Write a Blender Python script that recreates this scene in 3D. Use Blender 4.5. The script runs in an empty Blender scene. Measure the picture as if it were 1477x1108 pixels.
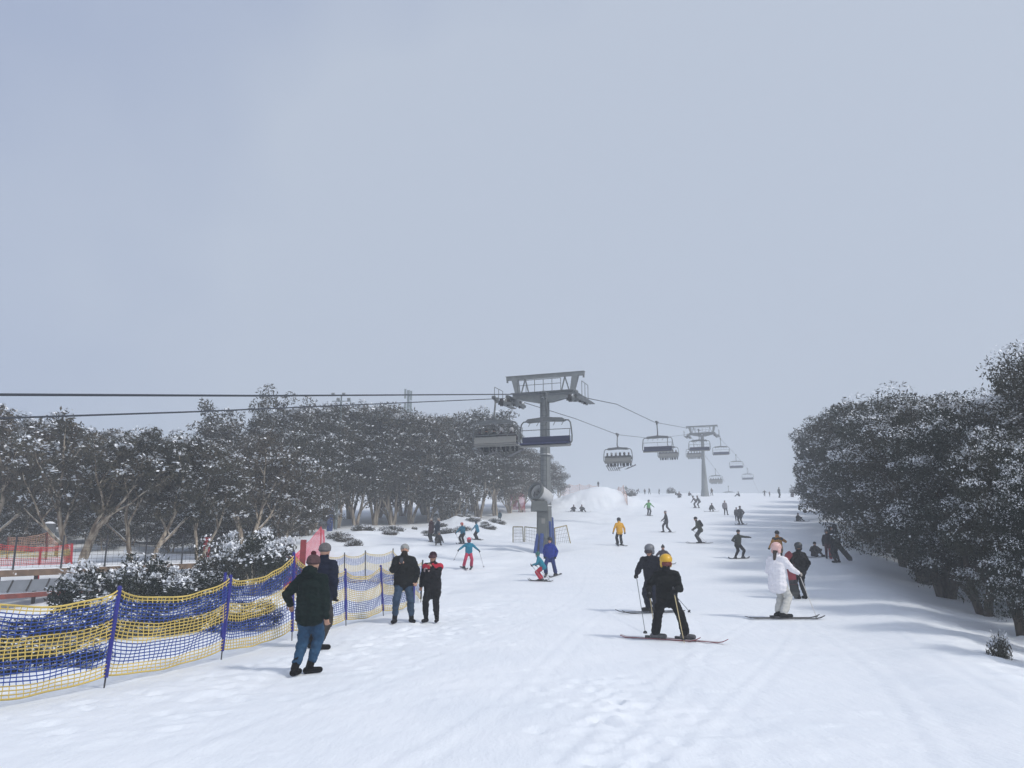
import bpy, math, random
import numpy as np
from mathutils import Vector, Matrix, Quaternion, noise as mnoise

random.seed(7)
rng = np.random.default_rng(7)
R = math.radians
scene = bpy.context.scene
COL = scene.collection

# ------------------------------------------------------------------ camera
F = 1115.0                      # focal length in photo pixels (photo is 1477 wide)
CX, CY = 738.5, 554.0
PITCH = math.atan((780.0 - CY) / F)
EYE = 1.65
cp, sp = math.cos(PITCH), math.sin(PITCH)
cam = bpy.data.cameras.new('camera')
cam.sensor_width = 36.0
cam.lens = 36.0 * F / 1477.0
cam.clip_start = 0.05
cam.clip_end = 2500
cam_o = bpy.data.objects.new('camera', cam)
cam_o.location = (0, 0, EYE)
cam_o.rotation_euler = (R(90) + PITCH, 0, 0)
COL.objects.link(cam_o)
scene.camera = cam_o

def ray(u, v):
    xc, yc = (u - CX) / F, (CY - v) / F
    return Vector((xc, cp - yc * sp, sp + yc * cp))

def at(u, v, d):
    r = ray(u, v)
    return Vector((0, 0, EYE)) + r * (d / r.y)

# ------------------------------------------------------------------ terrain
def _hash(ix, iy, seed):
    h = (ix.astype(np.int64) * 374761393 + iy.astype(np.int64) * 668265263 + seed * 1442695041) & 0x7fffffff
    h = ((h ^ (h >> 13)) * 1274126177) & 0x7fffffff
    return ((h ^ (h >> 16)) & 0xffff) / 65535.0

def vnoise(x, y, seed=0):
    x = np.asarray(x, float); y = np.asarray(y, float)
    ix, iy = np.floor(x), np.floor(y)
    fx, fy = x - ix, y - iy
    fx = fx * fx * (3 - 2 * fx); fy = fy * fy * (3 - 2 * fy)
    a = _hash(ix, iy, seed); b = _hash(ix + 1, iy, seed)
    c = _hash(ix, iy + 1, seed); d = _hash(ix + 1, iy + 1, seed)
    return (a * (1 - fx) + b * fx) * (1 - fy) + (c * (1 - fx) + d * fx) * fy - 0.5

def fbm(x, y, seed=0, n=4):
    s, a = 0, 1.0
    for i in range(n):
        s = s + a * vnoise(x * 2 ** i, y * 2 ** i, seed + i * 17)
        a *= .5
    return s

_PD = np.array([-60, 0, 6, 11, 16, 20, 26, 34, 41, 47, 60, 72, 85, 100, 115, 130, 145, 160, 180, 220, 700.])
_PZ = np.array([.0, 0, -.1, -.28, -.33, -.26, -.12, .12, .72, 1.3, 2.2, 3.15, 4.4, 6.0, 7.6, 9.15, 10.3, 10.9, 11.1, 11.0, 10.0])
_m = np.gradient(_PZ, _PD)
def prof(y):
    y = np.clip(np.asarray(y, float), -60, 699)
    i = np.clip(np.searchsorted(_PD, y, side='right') - 1, 0, len(_PD) - 2)
    h = _PD[i + 1] - _PD[i]; t = (y - _PD[i]) / h
    return ((2*t**3 - 3*t**2 + 1) * _PZ[i] + (t**3 - 2*t**2 + t) * h * _m[i]
            + (-2*t**3 + 3*t**2) * _PZ[i+1] + (t**3 - t**2) * h * _m[i+1])

def sstep(a, b, x):
    t = np.clip((x - a) / (b - a), 0, 1)
    return t * t * (3 - 2 * t)

def right_edge(y):
    return 7.0 + .372 * (y - 11.0)
def left_edge(y):
    return -5.3 + .265 * (y - 10.2)

def terrain(x, y, fine=False):
    x = np.asarray(x, float); y = np.asarray(y, float)
    z = prof(y)
    # bank falling off to the trees on the right of the run
    e = x - right_edge(y)
    k = sstep(5, 14, y) * (1 - sstep(110, 140, y))
    z = z - k * (.42 * sstep(-.3, 2.6, e) - .3 * sstep(2.5, 6, e))
    z = z + k * .10 * np.exp(-((e + .8) / .9) ** 2)
    # uneven ground left of the fences
    l = left_edge(y) - x
    m = sstep(.3, 2.5, l)
    z = z + m * (.28 * fbm(x * .35, y * .35, 5, 3) - .12)
    z = z + .55 * np.exp(-((x + 10.5) / 4.5) ** 2 - ((y - 56) / 7) ** 2)
    z = z + .8 * np.exp(-((x + 4.0) / 2.8) ** 2 - ((y - 69) / 5) ** 2) * (1 + .5 * fbm(x, y, 3, 2))
    # heap of snow near the crest
    mx, my = 11.6, 101.0
    r = np.sqrt(((x - mx) / 6.2) ** 2 + ((y - my) / 5.5) ** 2)
    z = z + 2.4 * np.exp(-(r * 1.3) ** 2) + .3 * fbm(x * .8, y * .8, 9, 3) * np.exp(-((r - .75) * 1.9) ** 2)
    r2 = np.sqrt(((x - 7.6) / 4.2) ** 2 + ((y - 103) / 4.) ** 2)
    z = z + .35 * np.exp(-(r2 * 1.3) ** 2)
    z = z - .75 * sstep(-9, -13, x) * sstep(19, 23, y) * (1 - sstep(30, 35, y))
    # broad swells of the run
    z = z + .05 * fbm(x * .22, y * .16, 21, 2) * sstep(6, 14, y)
    # scoop round the lift tower
    z = z - .35 * np.exp(-(((x - 1.9) / 1.6) ** 2 + ((y - 46.3) / 1.6) ** 2))
    if fine:
        s = x * .94 - y * .342; t = x * .342 + y * .94
        near = np.exp(-np.maximum(y - 8, 0) / 30.)
        z = z + near * (.010 * fbm(s * 1.3, t * .55, 31, 3) + .018 * fbm(s * 5, t * 3.2, 41, 3) * (.35 + sstep(-.2, .5, fbm(x * .5, y * .5, 77, 2))))
        clod = np.clip(vnoise(x * 8, y * 8, 91) - .30, 0, .2) * np.clip(fbm(x * .6, y * .6, 93, 2) + .15, 0, 1)
        z = z + .38 * clod * np.exp(-np.maximum(y - 6, 0) / 14.)
        # churned trail of footprints and tracks
        trail = np.exp(-((x - .95 - .07 * (y - 7) - .3 * vnoise(y * .5, 0 * y, 8)) / .22) ** 2) * (1 - sstep(10, 13, y))
        z = z + trail * .045 * fbm(x * 5, y * 5, 51, 3)
        fx = np.exp(-((x - left_edge(y) - 1.1) / .9) ** 2) * sstep(8, 11, y) * (1 - sstep(24, 32, y))
        z = z + fx * .055 * fbm(x * 3.2, y * 3.2, 61, 3)
        bx = sstep(-.8, .2, e) * (1 - sstep(4, 7, e)) * near
        z = z + bx * .11 * fbm(x * 2.4, y * 2.4, 71, 3)
        z = z + m * near * .12 * fbm(x * 1.6, y * 1.6, 81, 3)
        # long ski tracks
        for k_, (o_, a_, w_) in enumerate(((-1.2, .30, .05), (.9, .42, .05), (2.1, .36, .06), (3.6, .30, .05), (5.0, .40, .06), (-2.4, .22, .05), (1.4, .2, .05))):
            c = x - o_ - a_ * (y - 8) - .5 * np.sin(y * .23 + k_ * 1.7)
            z = z - near * .013 * np.exp(-(c / w_) ** 2) - near * .011 * np.exp(-((c - .35) / w_) ** 2) + near * .006 * np.exp(-((c - .12) / w_) ** 2)
    return z

def gz(x, y):
    return float(terrain(np.array([x]), np.array([y]), True)[0])

def ground(u, v):
    """where the ray through a photo pixel meets the snow"""
    r = ray(u, v); o = Vector((0, 0, EYE))
    ds = np.arange(3, 260, .1)
    xs = r.x / r.y * ds; zs = EYE + r.z / r.y * ds
    g = terrain(xs, ds)
    i = np.argmax(g > zs) if np.any(g > zs) else len(ds) - 1
    return Vector((xs[i], ds[i], g[i]))

def dpos(u, d):
    """point on the snow straight under image column u at distance d"""
    x = (u - CX) / F * (d * cp + (prof(d) - EYE) * sp)
    return Vector((float(x), d, gz(float(x), d)))

# ------------------------------------------------------------------ materials
MATS = {}
def mat(name, col, rough=.7, var=.0, scale=8., bump=0., bscale=60., metal=0., snow=0., spec=.5):
    if name in MATS: return MATS[name]
    m = bpy.data.materials.new(name); m.use_nodes = True
    nt = m.node_tree; N = nt.nodes; L = nt.links
    b = N['Principled BSDF']
    b.inputs['Base Color'].default_value = (*col, 1)
    b.inputs['Roughness'].default_value = rough
    b.inputs['Metallic'].default_value = metal
    b.inputs['Specular IOR Level'].default_value = spec
    tc = N.new('ShaderNodeTexCoord')
    src = None
    if var > 0:
        n = N.new('ShaderNodeTexNoise'); n.inputs['Scale'].default_value = scale; n.inputs['Detail'].default_value = 5
        L.new(tc.outputs['Object'], n.inputs['Vector'])
        r = N.new('ShaderNodeValToRGB')
        r.color_ramp.elements[0].position = .3; r.color_ramp.elements[1].position = .7
        r.color_ramp.elements[0].color = (*[c * (1 - var) for c in col], 1)
        r.color_ramp.elements[1].color = (*[min(1, c * (1 + var)) for c in col], 1)
        L.new(n.outputs['Fac'], r.inputs['Fac']); src = r.outputs['Color']
    if snow > 0:          # snow lying on faces that look up
        g = N.new('ShaderNodeNewGeometry'); sx = N.new('ShaderNodeSeparateXYZ'); L.new(g.outputs['Normal'], sx.inputs[0])
        n2 = N.new('ShaderNodeTexNoise'); n2.inputs['Scale'].default_value = 3.; n2.inputs['Detail'].default_value = 4
        L.new(tc.outputs['Object'], n2.inputs['Vector'])
        ad = N.new('ShaderNodeMath'); ad.operation = 'MULTIPLY_ADD'; ad.inputs[1].default_value = 1.2; L.new(n2.outputs['Fac'], ad.inputs[0]); L.new(sx.outputs['Z'], ad.inputs[2])
        r2 = N.new('ShaderNodeValToRGB'); r2.color_ramp.elements[0].position = min(.98, 1.25 - snow * .5); r2.color_ramp.elements[1].position = min(1., 1.33 - snow * .5)
        L.new(ad.outputs[0], r2.inputs['Fac'])
        mx = N.new('ShaderNodeMix'); mx.data_type = 'RGBA'
        L.new(r2.outputs['Color'], mx.inputs['Factor'])
        mx.inputs['A'].default_value = (*col, 1); mx.inputs['B'].default_value = (.82, .85, .9, 1)
        if src: L.new(src, mx.inputs['A'])
        src = mx.outputs['Result']
    if src: L.new(src, b.inputs['Base Color'])
    if bump > 0:
        n = N.new('ShaderNodeTexNoise'); n.inputs['Scale'].default_value = bscale; n.inputs['Detail'].default_value = 4
        L.new(tc.outputs['Object'], n.inputs['Vector'])
        bp = N.new('ShaderNodeBump'); bp.inputs['Strength'].default_value = bump; bp.inputs['Distance'].default_value = .02
        L.new(n.outputs['Fac'], bp.inputs['Height']); L.new(bp.outputs['Normal'], b.inputs['Normal'])
    MATS[name] = m
    return m

def cloth(col, rough=.75):
    k = 'cloth_%02d_%02d_%02d' % tuple(int(c * 99) for c in col)
    k = k + '_%d' % int(sum(col) * 10000)
    return mat(k, col, rough, var=.25 if max(col) < .35 else .06, scale=14, bump=.5, bscale=30, spec=.06)

# ------------------------------------------------------------------ mesh builder
class MB:
    def __init__(s):
        s.v = []; s.f = []; s.m = []
    def add(s, vs, fs, mi=0):
        b = len(s.v); s.v += [tuple(p) for p in vs]
        s.f += [tuple(b + i for i in f) for f in fs]; s.m += [mi] * len(fs)
    def box(s, c, size, rot=None, mi=0, taper=1.0):
        hx, hy, hz = size[0] / 2, size[1] / 2, size[2] / 2
        M = rot if rot is not None else Matrix.Identity(3)
        vs = []
        for z in (-1, 1):
            k = taper if z > 0 else 1.0
            for x, y in ((-1, -1), (1, -1), (1, 1), (-1, 1)):
                vs.append(M @ Vector((x * hx * k, y * hy * k, z * hz)) + Vector(c))
        s.add(vs, [(0, 3, 2, 1), (4, 5, 6, 7), (0, 1, 5, 4), (1, 2, 6, 5), (2, 3, 7, 6), (3, 0, 4, 7)], mi)
    def beam(s, p, q, w, h, mi=0):
        """rectangular bar from p to q (w across, h up)"""
        p, q = Vector(p), Vector(q); d = q - p; L = d.length; y = d / L
        up = Vector((0, 0, 1)) if abs(y.z) < .95 else Vector((0, 1, 0))
        x = y.cross(up).normalized(); z = x.cross(y)
        s.box((p + q) / 2, (w, L, h), Matrix((x, y, z)).transposed(), mi)
    def tube(s, pts, rad, n=8, mi=0, cap=True):
        pts = [Vector(p) for p in pts]; k = len(pts)
        if not hasattr(rad, '__len__'): rad = [rad] * k
        vs = []; prev = None
        for i in range(k):
            t = (pts[min(i + 1, k - 1)] - pts[max(i - 1, 0)])
            if t.length < 1e-9: t = Vector((0, 0, 1))
            t.normalize()
            if prev is None:
                a = Vector((0, 0, 1)) if abs(t.z) < .9 else Vector((1, 0, 0))
                x = t.cross(a).normalized()
            else:
                x = prev - t * prev.dot(t)
                x = x.normalized() if x.length > 1e-6 else t.orthogonal().normalized()
            prev = x; y = t.cross(x)
            for j in range(n):
                a = 2 * math.pi * j / n
                vs.append(pts[i] + (x * math.cos(a) + y * math.sin(a)) * rad[i])
        fs = []
        for i in range(k - 1):
            for j in range(n):
                fs.append((i * n + j, i * n + (j + 1) % n, (i + 1) * n + (j + 1) % n, (i + 1) * n + j))
        if cap:
            fs.append(tuple(range(n - 1, -1, -1))); fs.append(tuple((k - 1) * n + j for j in range(n)))
        s.add(vs, fs, mi)
    def lathe(s, prof_, c=(0, 0, 0), axis=None, n=20, mi=0):
        """prof_: (radius, height) pairs revolved about axis through c"""
        z = Vector(axis).normalized() if axis is not None else Vector((0, 0, 1))
        x = z.orthogonal().normalized(); y = z.cross(x); c = Vector(c); vs = []
        for r, h in prof_:
            for j in range(n):
                a = 2 * math.pi * j / n
                vs.append(c + z * h + (x * math.cos(a) + y * math.sin(a)) * r)
        fs = []
        for i in range(len(prof_) - 1):
            for j in range(n):
                fs.append((i * n + j, i * n + (j + 1) % n, (i + 1) * n + (j + 1) % n, (i + 1) * n + j))
        s.add(vs, fs, mi)
    def prism(s, poly, a, b, mi=0):
        """polygon (list of 3D points) swept by the vectors a to b"""
        n = len(poly); a, b = Vector(a), Vector(b)
        vs = [Vector(p) + a for p in poly] + [Vector(p) + b for p in poly]
        fs = [tuple(range(n - 1, -1, -1)), tuple(range(n, 2 * n))]
        fs += [(i, (i + 1) % n, n + (i + 1) % n, n + i) for i in range(n)]
        s.add(vs, fs, mi)
    def build(s, name, mats, parent=None, smooth=False, loc=None, bevel=0):
        me = bpy.data.meshes.new(name); me.from_pydata(s.v, [], s.f)
        if not isinstance(mats, (list, tuple)): mats = [mats]
        for m in mats: me.materials.append(m)
        if len(mats) > 1: me.polygons.foreach_set('material_index', s.m)
        if smooth: me.polygons.foreach_set('use_smooth', [True] * len(me.polygons))
        me.update()
        o = bpy.data.objects.new(name, me); COL.objects.link(o)
        if parent: o.parent = parent
        if loc is not None: o.location = loc
        if bevel:
            b = o.modifiers.new('b', 'BEVEL'); b.width = bevel; b.segments = 2; b.limit_method = 'ANGLE'
        return o

def np_mesh(name, verts, quads, mats, mi=None, smooth=False):
    me = bpy.data.meshes.new(name)
    verts = np.asarray(verts, np.float32); quads = np.asarray(quads, np.int32)
    me.vertices.add(len(verts)); me.vertices.foreach_set('co', verts.ravel())
    n = len(quads); me.loops.add(n * 4); me.loops.foreach_set('vertex_index', quads.ravel())
    me.polygons.add(n); me.polygons.foreach_set('loop_start', np.arange(0, 4 * n, 4, dtype=np.int32))
    for m in mats: me.materials.append(m)
    if mi is not None: me.polygons.foreach_set('material_index', np.asarray(mi, np.int32))
    me.polygons.foreach_set('use_smooth', np.full(n, smooth))
    me.update(); me.validate()
    return me

def tag(o, label=None, cat=None, group=None, kind=None):
    if label: o['label'] = label
    if cat: o['category'] = cat
    if group: o['group'] = group
    if kind: o['kind'] = kind
    return o

def thing(name, label, cat, loc=(0, 0, 0), rz=0, group=None):
    o = bpy.data.objects.new(name, None); COL.objects.link(o)
    o.location = loc; o.rotation_euler = (0, 0, rz); o.empty_display_size = .2
    return tag(o, label, cat, group)

def dup(root, loc=None, rz=None, scale=None, label=None, group=None):
    def rec(o, parent):
        c = o.copy(); COL.objects.link(c); c.parent = parent
        for ch in list(o.children): rec(ch, c)
        return c
    r = rec(root, None)
    if loc is not None: r.location = loc
    if rz is not None: r.rotation_euler = (0, 0, rz)
    if scale is not None: r.scale = scale
    if label: r['label'] = label
    if group: r['group'] = group
    elif 'group' in r and group == '': del r['group']
    return r
# ------------------------------------------------------------------ people
def _capsule(p, q, r1, r2, n=10, hr=4):
    p = np.array(p, float); q = np.array(q, float); d = q - p; L = np.linalg.norm(d)
    t = d / L if L > 1e-6 else np.array([0, 0, 1.])
    a = np.array([0, 0, 1.]) if abs(t[2]) < .9 else np.array([1., 0, 0])
    x = np.cross(t, a); x /= np.linalg.norm(x); y = np.cross(t, x)
    rings = []
    for i in range(1, hr + 1):
        th = math.pi / 2 * (1 - i / hr); rings.append((p - t * r1 * math.sin(th), r1 * math.cos(th)))
    for i in range(hr):
        th = math.pi / 2 * i / hr; rings.append((q + t * r2 * math.sin(th), r2 * math.cos(th)))
    ang = np.arange(n) * 2 * math.pi / n
    cs = np.outer(np.cos(ang), x) + np.outer(np.sin(ang), y)
    vs = [p - t * r1] + [c + cs[j] * r for c, r in rings for j in range(n)] + [q + t * r2]
    fs = [(0, 1 + (j + 1) % n, 1 + j) for j in range(n)]
    k = len(rings)
    for i in range(k - 1):
        for j in range(n):
            fs.append((1 + i * n + j, 1 + i * n + (j + 1) % n, 1 + (i + 1) * n + (j + 1) % n, 1 + (i + 1) * n + j))
    e = 1 + k * n
    fs += [(e, 1 + (k - 1) * n + j, 1 + (k - 1) * n + (j + 1) % n) for j in range(n)]
    return vs, fs

def _ellips(c, r, M, n=14, m=9):
    vs = []; fs = []
    for i in range(m + 1):
        th = math.pi * i / m
        for j in range(n):
            a = 2 * math.pi * j / n
            vs.append(Vector(c) + M @ Vector((r[0] * math.sin(th) * math.cos(a), r[1] * math.sin(th) * math.sin(a), r[2] * math.cos(th))))
    for i in range(m):
        for j in range(n):
            fs.append((i * n + j, (i + 1) * n + j, (i + 1) * n + (j + 1) % n, i * n + (j + 1) % n))
    return vs, fs

class Prims:
    """rounded solids that are fused into one continuous skin"""
    def __init__(s): s.p = []
    def cap(s, a, b, r1, r2, g): s.p.append(('c', Vector(a), Vector(b), r1, r2, g))
    def ell(s, c, r, M, g): s.p.append(('e', Vector(c), Vector(r), M, 0, g))

def fuse(name, prims, mats, voxel, smooth=3, wrinkle=0., seed=0, parent=None):
    mb = MB()
    for q in prims:
        if q[0] == 'c': vs, fs = _capsule(q[1], q[2], q[3], q[4])
        else: vs, fs = _ellips(q[1], q[2], q[3])
        mb.add(vs, fs)
    me0 = bpy.data.meshes.new('tmp'); me0.from_pydata(mb.v, [], mb.f)
    o0 = bpy.data.objects.new('tmp', me0); COL.objects.link(o0)
    rm = o0.modifiers.new('r', 'REMESH'); rm.mode = 'VOXEL'; rm.voxel_size = voxel
    sm = o0.modifiers.new('s', 'SMOOTH'); sm.factor = .5; sm.iterations = smooth
    dg = bpy.context.evaluated_depsgraph_get()
    me = bpy.data.meshes.new_from_object(o0.evaluated_get(dg))
    bpy.data.objects.remove(o0); bpy.data.meshes.remove(me0)
    me.name = name
    nv = len(me.vertices); co = np.empty(nv * 3, np.float32); me.vertices.foreach_get('co', co); co = co.reshape(-1, 3)
    if wrinkle > 0:
        no = np.empty(nv * 3, np.float32); me.vertices.foreach_get('normal', no); no = no.reshape(-1, 3)
        w = np.array([1.3 * mnoise.noise(Vector((c[0] * 7 + seed, c[1] * 7, c[2] * 15))) + .6 * mnoise.noise(Vector((c[0] * 24 + seed, c[1] * 24, c[2] * 34))) for c in co])
        co = co + no * (w * wrinkle)[:, None]
        me.vertices.foreach_set('co', co.astype(np.float32).ravel())
    me.materials.clear()
    names = sorted({q[5] for q in prims})
    for g in names: me.materials.append(mats[g])
    nf = len(me.polygons)
    if len(names) > 1:
        fc = np.empty(nf * 3, np.float32); me.polygons.foreach_get('center', fc); fc = fc.reshape(-1, 3)
        best = np.full(nf, 1e9); idx = np.zeros(nf, np.int32)
        for q in prims:
            if q[0] == 'c':
                a, b = np.array(q[1]), np.array(q[2]); ab = b - a; l2 = max(ab @ ab, 1e-9)
                t = np.clip((fc - a) @ ab / l2, 0, 1)
                d = np.linalg.norm(fc - a - t[:, None] * ab, axis=1) - (q[3] + (q[4] - q[3]) * t)
            else:
                Mi = np.array(q[3].transposed()); l = (fc - np.array(q[1])) @ Mi.T
                k = np.linalg.norm(l / np.array(q[2]), axis=1); d = (k - 1) * min(q[2])
            w = d < best; best[w] = d[w]; idx[w] = names.index(q[5])
        me.polygons.foreach_set('material_index', idx)
    me.polygons.foreach_set('use_smooth', np.full(nf, True))
    me.update()
    o = bpy.data.objects.new(name, me); COL.objects.link(o)
    if parent: o.parent = parent
    return o

def ik(a, t, l1, l2, pole):
    a, t = Vector(a), Vector(t); d = t - a; L = min(d.length, (l1 + l2) * .995)
    if L < 1e-4: d = Vector((0, 0, -1)); L = .1
    d.normalize(); t = a + d * L
    x = (l1 * l1 - l2 * l2 + L * L) / (2 * L); h = math.sqrt(max(l1 * l1 - x * x, 0))
    p = Vector(pole); p = p - d * p.dot(d)
    p = p.normalized() if p.length > 1e-6 else d.orthogonal().normalized()
    return a + d * x + p * h, t

POSES = {
 'stand': dict(hip=(0, 0, .92), lean=2, lf=(-.11, 0, 8), rf=(.11, 0, -8), lh=(-.26, .05, .86), rh=(.26, .05, .86)),
 'walk': dict(hip=(0, .05, .89), lean=6, lf=(-.08, .27, 3), rf=(.08, -.27, -5), lh=(-.27, -.12, .88), rh=(.27, .2, .90)),
 'ski': dict(hip=(0, -.1, .77), lean=26, lf=(-.12, 0, 0), rf=(.12, 0, 0), lh=(-.34, .36, .86), rh=(.34, .36, .86), hd=10),
 'skiwide': dict(hip=(0, -.06, .76), lean=20, lf=(-.26, 0, -6), rf=(.26, 0, 6), lh=(-.38, .3, .85), rh=(.38, .3, .85), hd=8),
 'board': dict(hip=(0, -.05, .76), lean=16, lf=(-.24, 0, 20), rf=(.24, 0, -20), lh=(-.45, .15, 1.02), rh=(.5, .15, 1.1)),
 'boardarms': dict(hip=(0, -.05, .78), lean=14, lf=(-.24, 0, 15), rf=(.24, 0, -15), lh=(-.3, .2, .9), rh=(.72, .12, 1.24)),
 'sit': dict(hip=(0, -.3, .13), lean=14, lf=(-.17, .42, 10), rf=(.17, .42, -10), lh=(-.26, .15, .45), rh=(.26, .15, .45), fz=.02),
 'sitlow': dict(hip=(0, -.3, .13), lean=30, lf=(-.2, .36, 10), rf=(.2, .36, -10), lh=(-.22, .3, .3), rh=(.22, .3, .3), hd=15),
 'kneel': dict(hip=(0, -.12, .42), lean=6, lf=(-.14, -.42, 0), rf=(.14, -.42, 0), lh=(-.3, .12, .5), rh=(.34, .2, .85), kp=1),
 'bend': dict(hip=(0, -.12, .86), lean=62, lf=(-.17, .05, 0), rf=(.17, -.1, 0), lh=(-.2, .55, .55), rh=(.2, .55, .6), hd=0),
 'crouch': dict(hip=(0, -.2, .38), lean=40, lf=(-.2, .05, 15), rf=(.2, .05, -15), lh=(-.3, .35, .3), rh=(.3, .35, .3), hd=0),
 'chair': dict(hip=(0, 0, .1), lean=-6, lf=(-.12, .46, 0), rf=(.12, .46, 0), lh=(-.2, .36, .3), rh=(.2, .36, .3), fz=-.46),
}

SKIN = mat('skin', (.42, .24, .17), .55, var=.1, scale=12)
EYEM = mat('eye', (.03, .025, .02), .3)
LIPS = mat('lips', (.32, .13, .11), .5)
HAIRM = mat('hair', (.035, .022, .015), .6, var=.3, scale=40)

def figure(pose, jacket, trousers, boots=(.012, .012, .014), hat=('beanie', (.3, .3, .32)), gloves=(.012, .012, .013), goggles=None,
           pompom=None, yoke=None, band=None, backpack=None, hood=False, longcoat=0, puffy=1., skiboots=False, hair=False, mask=None, **over):
    P = dict(POSES[pose]); P.update({k: v for k, v in over.items() if k in ('hip', 'lean', 'side', 'lf', 'rf', 'lh', 'rh', 'hd', 'hy', 'fz', 'lpole', 'rpole', 'kp', 'grip')})
    A = {}                                   # garment -> prims
    def G(k): return A.setdefault(k, Prims())
    hip = Vector(P['hip'])
    rotm = Matrix.Rotation(-R(P['lean']), 3, 'X') @ Matrix.Rotation(R(P.get('side', 0)), 3, 'Y')
    up = rotm @ Vector((0, 0, 1)); rt = rotm @ Vector((1, 0, 0)); fw = rotm @ Vector((0, 1, 0))
    chest = hip + up * .34 + fw * .01; neck = hip + up * .54
    hm = Matrix.Rotation(R(P.get('hy', 0)), 3, 'Z') @ Matrix.Rotation(-R(P.get('hd', 0)), 3, 'X')
    hu, hf, hr = hm @ Vector((0, 0, 1)), hm @ Vector((0, 1, 0)), hm @ Vector((1, 0, 0))
    head = neck + up * .005 + hu * .128 + hf * .025
    sho = {-1: hip + up * .452 - rt * .178, 1: hip + up * .452 + rt * .178}
    body, jk, tr = G('body'), G('jacket'), G('trousers')
    pf = puffy
    for s in (-1, 1):
        jk.cap(hip + rt * s * .065 - up * (.06 + longcoat) + fw * .0, chest + rt * s * .07, .135 * pf, .132 * pf, 'jacket')
        jk.cap(chest + rt * s * .07, hip + up * .44 + rt * s * .10, .128 * pf, .085 * pf, 'jacket')
        jk.cap(hip + up * .475 + rt * s * .04, sho[s], .078 * pf, .074 * pf, 'jacket')
        body.cap(hip + rt * s * .06, chest + rt * s * .07, .10, .105, 'skin')
        body.cap(chest + rt * s * .07, sho[s], .09, .06, 'skin')
        f = P['lf'] if s < 0 else P['rf']
        fz = P.get('fz', 0) + (.03 if skiboots else 0)
        ta = R(f[2]); td = Vector((math.sin(-ta) if False else math.sin(ta) * -1, math.cos(ta), 0))
        if len(f) > 3: fz += f[3]
        ank = Vector((f[0], f[1], fz + .10))
        hj = hip + Matrix.Rotation(0, 3, 'X') @ Vector((s * .085, 0, -.02))
        kp = Vector((s * .12, 1, .15)) if not P.get('kp') else Vector((0, .3, -1))
        knee, ank2 = ik(hj, ank, .435, .425, kp)
        ank = ank2
        tr.cap(hip + rt * s * .065, hj, .12, .115, 'trousers')
        tr.cap(hj, knee, .112, .088, 'trousers')
        lo = knee.lerp(ank, .86 if skiboots else .74)
        tr.cap(knee, lo, .088, .094 if skiboots else .072, 'trousers')
        body.cap(hj, knee, .085, .058, 'skin'); body.cap(knee, ank, .055, .042, 'skin')
        b = G('boot' + ('L' if s < 0 else 'R'))
        shin = (knee - ank).normalized()
        if skiboots:
            b.cap(ank + shin * .20, ank, .072, .068, 'boot'); b.cap(ank - td * .06 - Vector((0, 0, .045)), ank + td * .17 - Vector((0, 0, .05)), .052, .046, 'boot')
        else:
            b.cap(ank + shin * .22, ank, .062, .058, 'boot'); b.cap(ank - td * .05 - Vector((0, 0, .05)), ank + td * .16 - Vector((0, 0, .055)), .05, .044, 'boot')
        # arm
        h = Vector(P['lh'] if s < 0 else P['rh'])
        pole = P.get('lpole' if s < 0 else 'rpole', (s * .6, -.7, -.5))
        elb, wr = ik(sho[s], h, .29, .25, pole)
        jk.cap(sho[s], elb, .076 * pf, .062 * pf, 'jacket'); jk.cap(elb, wr, .062 * pf, .05, 'jacket')
        body.cap(sho[s], elb, .05, .042, 'skin'); body.cap(elb, wr, .04, .03, 'skin')
        fd = (wr - elb).normalized()
        side = fd.cross(Vector((0, 0, 1)) if abs(fd.z) < .9 else Vector((0, 1, 0))).normalized()
        inn = fd.cross(side).normalized()
        if inn.dot(Vector((-s, .2, -.2))) < 0: inn = -inn
        hg, key = (body, 'skin') if gloves is None else (G('glove' + ('L' if s < 0 else 'R')), 'glove')
        k = 1.0 if gloves is None else 1.3
        pc = wr + fd * .05
        wd = fd.cross(inn).normalized()
        for j in range(-1, 2):
            hg.cap(wr + wd * j * .014, wr + fd * .085 + wd * j * .024, .018 * k, .016 * k, key)
        curl = .95
        for j, ln in enumerate((.066, .074, .068, .052)):
            o_ = (j - 1.5) * .021 * k
            p0 = wr + fd * .088 + wd * o_
            d1 = (fd * math.cos(curl * .6) + inn * math.sin(curl * .6)); d2 = (fd * math.cos(curl * 1.9) + inn * math.sin(curl * 1.9))
            p1 = p0 + d1 * ln * .55; p2 = p1 + d2 * ln * .5
            hg.cap(p0, p1, .0105 * k, .0095 * k, key); hg.cap(p1, p2, .0095 * k, .0085 * k, key)
        th = wr + fd * .035 - wd * s * .03
        th1 = th + (fd * .6 - wd * s * .5 + inn * .6).normalized() * .038
        hg.cap(th, th1, .013 * k, .011 * k, key); hg.cap(th1, th1 + (fd * .5 + inn * .7).normalized() * .03, .011 * k, .0095 * k, key)
        P['_h%d' % s] = wr + fd * .07 + inn * .02
        P['_a%d' % s] = ank
    body.cap(neck - up * .06, neck + up * .06, .058, .052, 'skin')
    body.cap(hip, chest, .11, .11, 'skin')
    jk.cap(neck - up * .07, neck + up * .045, .092, .08, 'jacket')
    jk.cap(hip - up * .03, chest, .135 * pf, .14 * pf, 'jacket')
    if hood:
        jk.ell(neck + up * .03 - fw * .10, (.115, .07, .09), rotm, 'jacket')
    # head
    body.ell(head + hu * .02 - hf * .01, (.082, .098, .112), hm, 'skin')
    body.ell(head - hu * .045 + hf * .02, (.058, .066, .07), hm, 'skin')
    body.cap(head + hf * .092 + hu * .005, head + hf * .108 - hu * .025, .010, .015, 'skin')
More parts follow.
